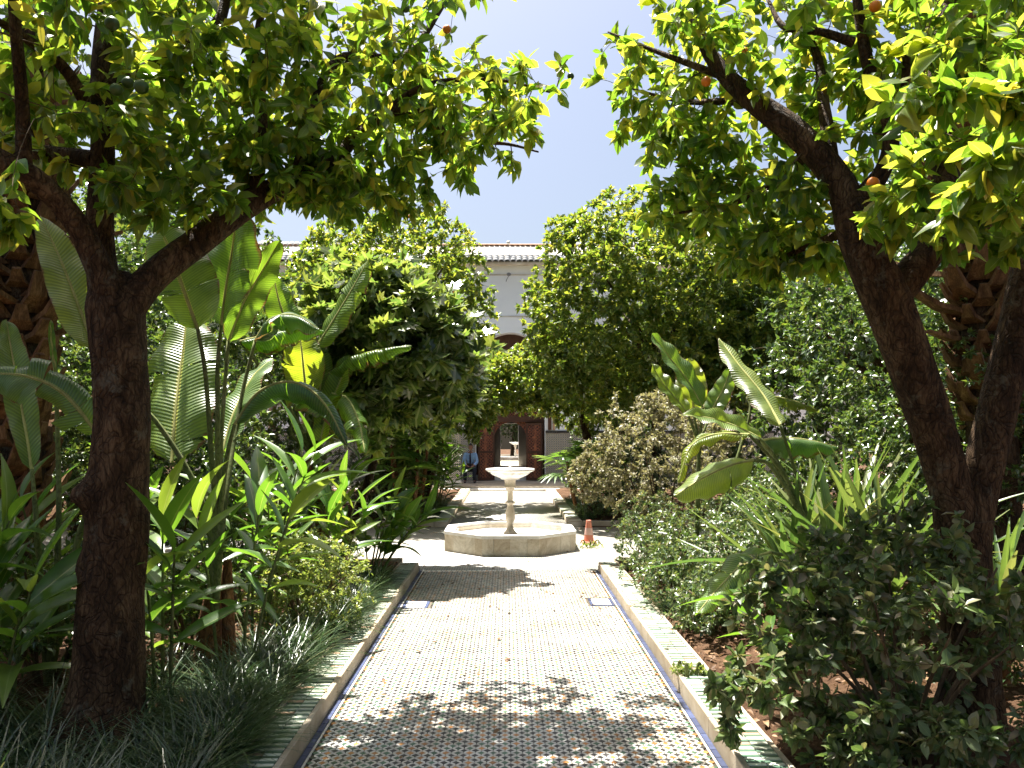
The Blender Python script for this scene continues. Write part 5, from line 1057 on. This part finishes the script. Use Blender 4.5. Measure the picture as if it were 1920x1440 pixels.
shrub('light green shrub in the far left bed', (-2.6, 17, .5), (.8, .7, .5), 260, 12, .05, 'shrub', 58, group='small shrubs beyond the court')
shrub('light green shrub in the far right bed', (2.6, 17.6, .6), (.8, .7, .6), 260, 12, .05, 'shrub', 59, group='small shrubs beyond the court')
# a creeping sprig on the ledge and one by the cone
for lab, c, r, n in (('bright creeping sprig lying across the striped ledge on the right', G(1290, 1257, .13), (.14, .05, .03), 22), ('creeping sprig on the paving at the foot of the cone', G(1105, 1022, .04), (.26, .12, .04), 26)):
    shrub(lab, c, r, n, 9, .035, 'jasmine', 70 + n, stems=3, name='creeper', droop=0, twigm='greenstem')

# ------------------------------------------------------------------ mondo grass, litter
def blades(name, spots_, nb, l, m, label, seed):
    g = np.random.default_rng(seed); n = len(spots_); a = g.uniform(0, 6.28, (n, nb)); el = g.uniform(.45, 1.45, (n, nb)); o = np.stack([np.cos(a) * np.cos(el), np.sin(a) * np.cos(el), np.sin(el)], -1)
    p = spots_[:, None] + np.stack([np.cos(a), np.sin(a), a * 0], -1) * .02; ll_ = l * g.uniform(.55, 1.15, (n, nb)) * g.uniform(.75, 1.15, (n, 1))
    T = tpl_leaf(.016, 4, .2, .55, .3); q = lambda z: z.reshape(-1, 3)
    nrm = np.stack([-np.cos(a) * .7, -np.sin(a) * .7, a * 0 + 1], -1) * 1.0
    o_ = scatter(name, [T, tpl_leaf(.015, 4, .2, .85, .3)], q(p), q(o), q(nrm), ll_.ravel(), M[m], None); tag(o_, label, 'grass', kind='stuff'); return o_
def strip(x0, x1, y0, y1, n, seed, z=.075):
    g = np.random.default_rng(seed); return np.c_[g.uniform(x0, x1, n), g.uniform(y0, y1, n), np.full(n, z)]
sp = np.concatenate([strip(-1.75, -1.36, 3.2, 6.6, 105, 1), strip(-2.6, -1.65, 3.2, 5.4, 62, 2), strip(-3.6, -2.5, 3.2, 4.6, 36, 3), strip(-1.5, -1.36, 6.4, 8.9, 44, 4)])
blades('mondo_grass', sp, 64, .31, 'mondo', 'dark green mondo grass tufts edging the left bed', 1)
blades('border_grass', np.concatenate([strip(-1.7, -1.38, 14.9, 19, 90, 5), strip(1.42, 1.6, 14.9, 19, 70, 6), strip(1.42, 1.8, 6.9, 7.6, 24, 7)]), 26, .28, 'mondo', 'low grass edging the far beds', 2)
g = np.random.default_rng(9); n = 5200
lx = np.concatenate([g.uniform(-4, -1.36, n // 2), g.uniform(1.38, 4, n // 2)]); pos = np.c_[lx, g.uniform(3.2, 10, n), np.full(n, .105)]
o_ = scatter('leaf_litter', BUSHS, pos, np.c_[g.normal(size=(n, 2)), g.normal(size=n) * .25], np.c_[g.normal(size=(n, 2)) * .35, np.ones(n)], g.uniform(.03, .075, n), M['litter'], None); tag(o_, 'brown fallen leaves strewn over the soil', 'leaf litter', kind='stuff')
n = 150; pos = np.c_[g.uniform(-1.3, 1.3, n), g.uniform(4, 14, n), np.full(n, .012)]; pos[np.abs(pos[:, 0]) > 1.1, 2] = .112
o_ = scatter('fallen_leaves', BUSHS, pos, np.c_[g.normal(size=(n, 2)), np.zeros(n)], np.c_[g.normal(size=(n, 2)) * .2, np.ones(n)], g.uniform(.03, .06, n), M['litter'], None); tag(o_, 'a few dry leaves lying on the tiled path', 'leaf litter', kind='stuff')
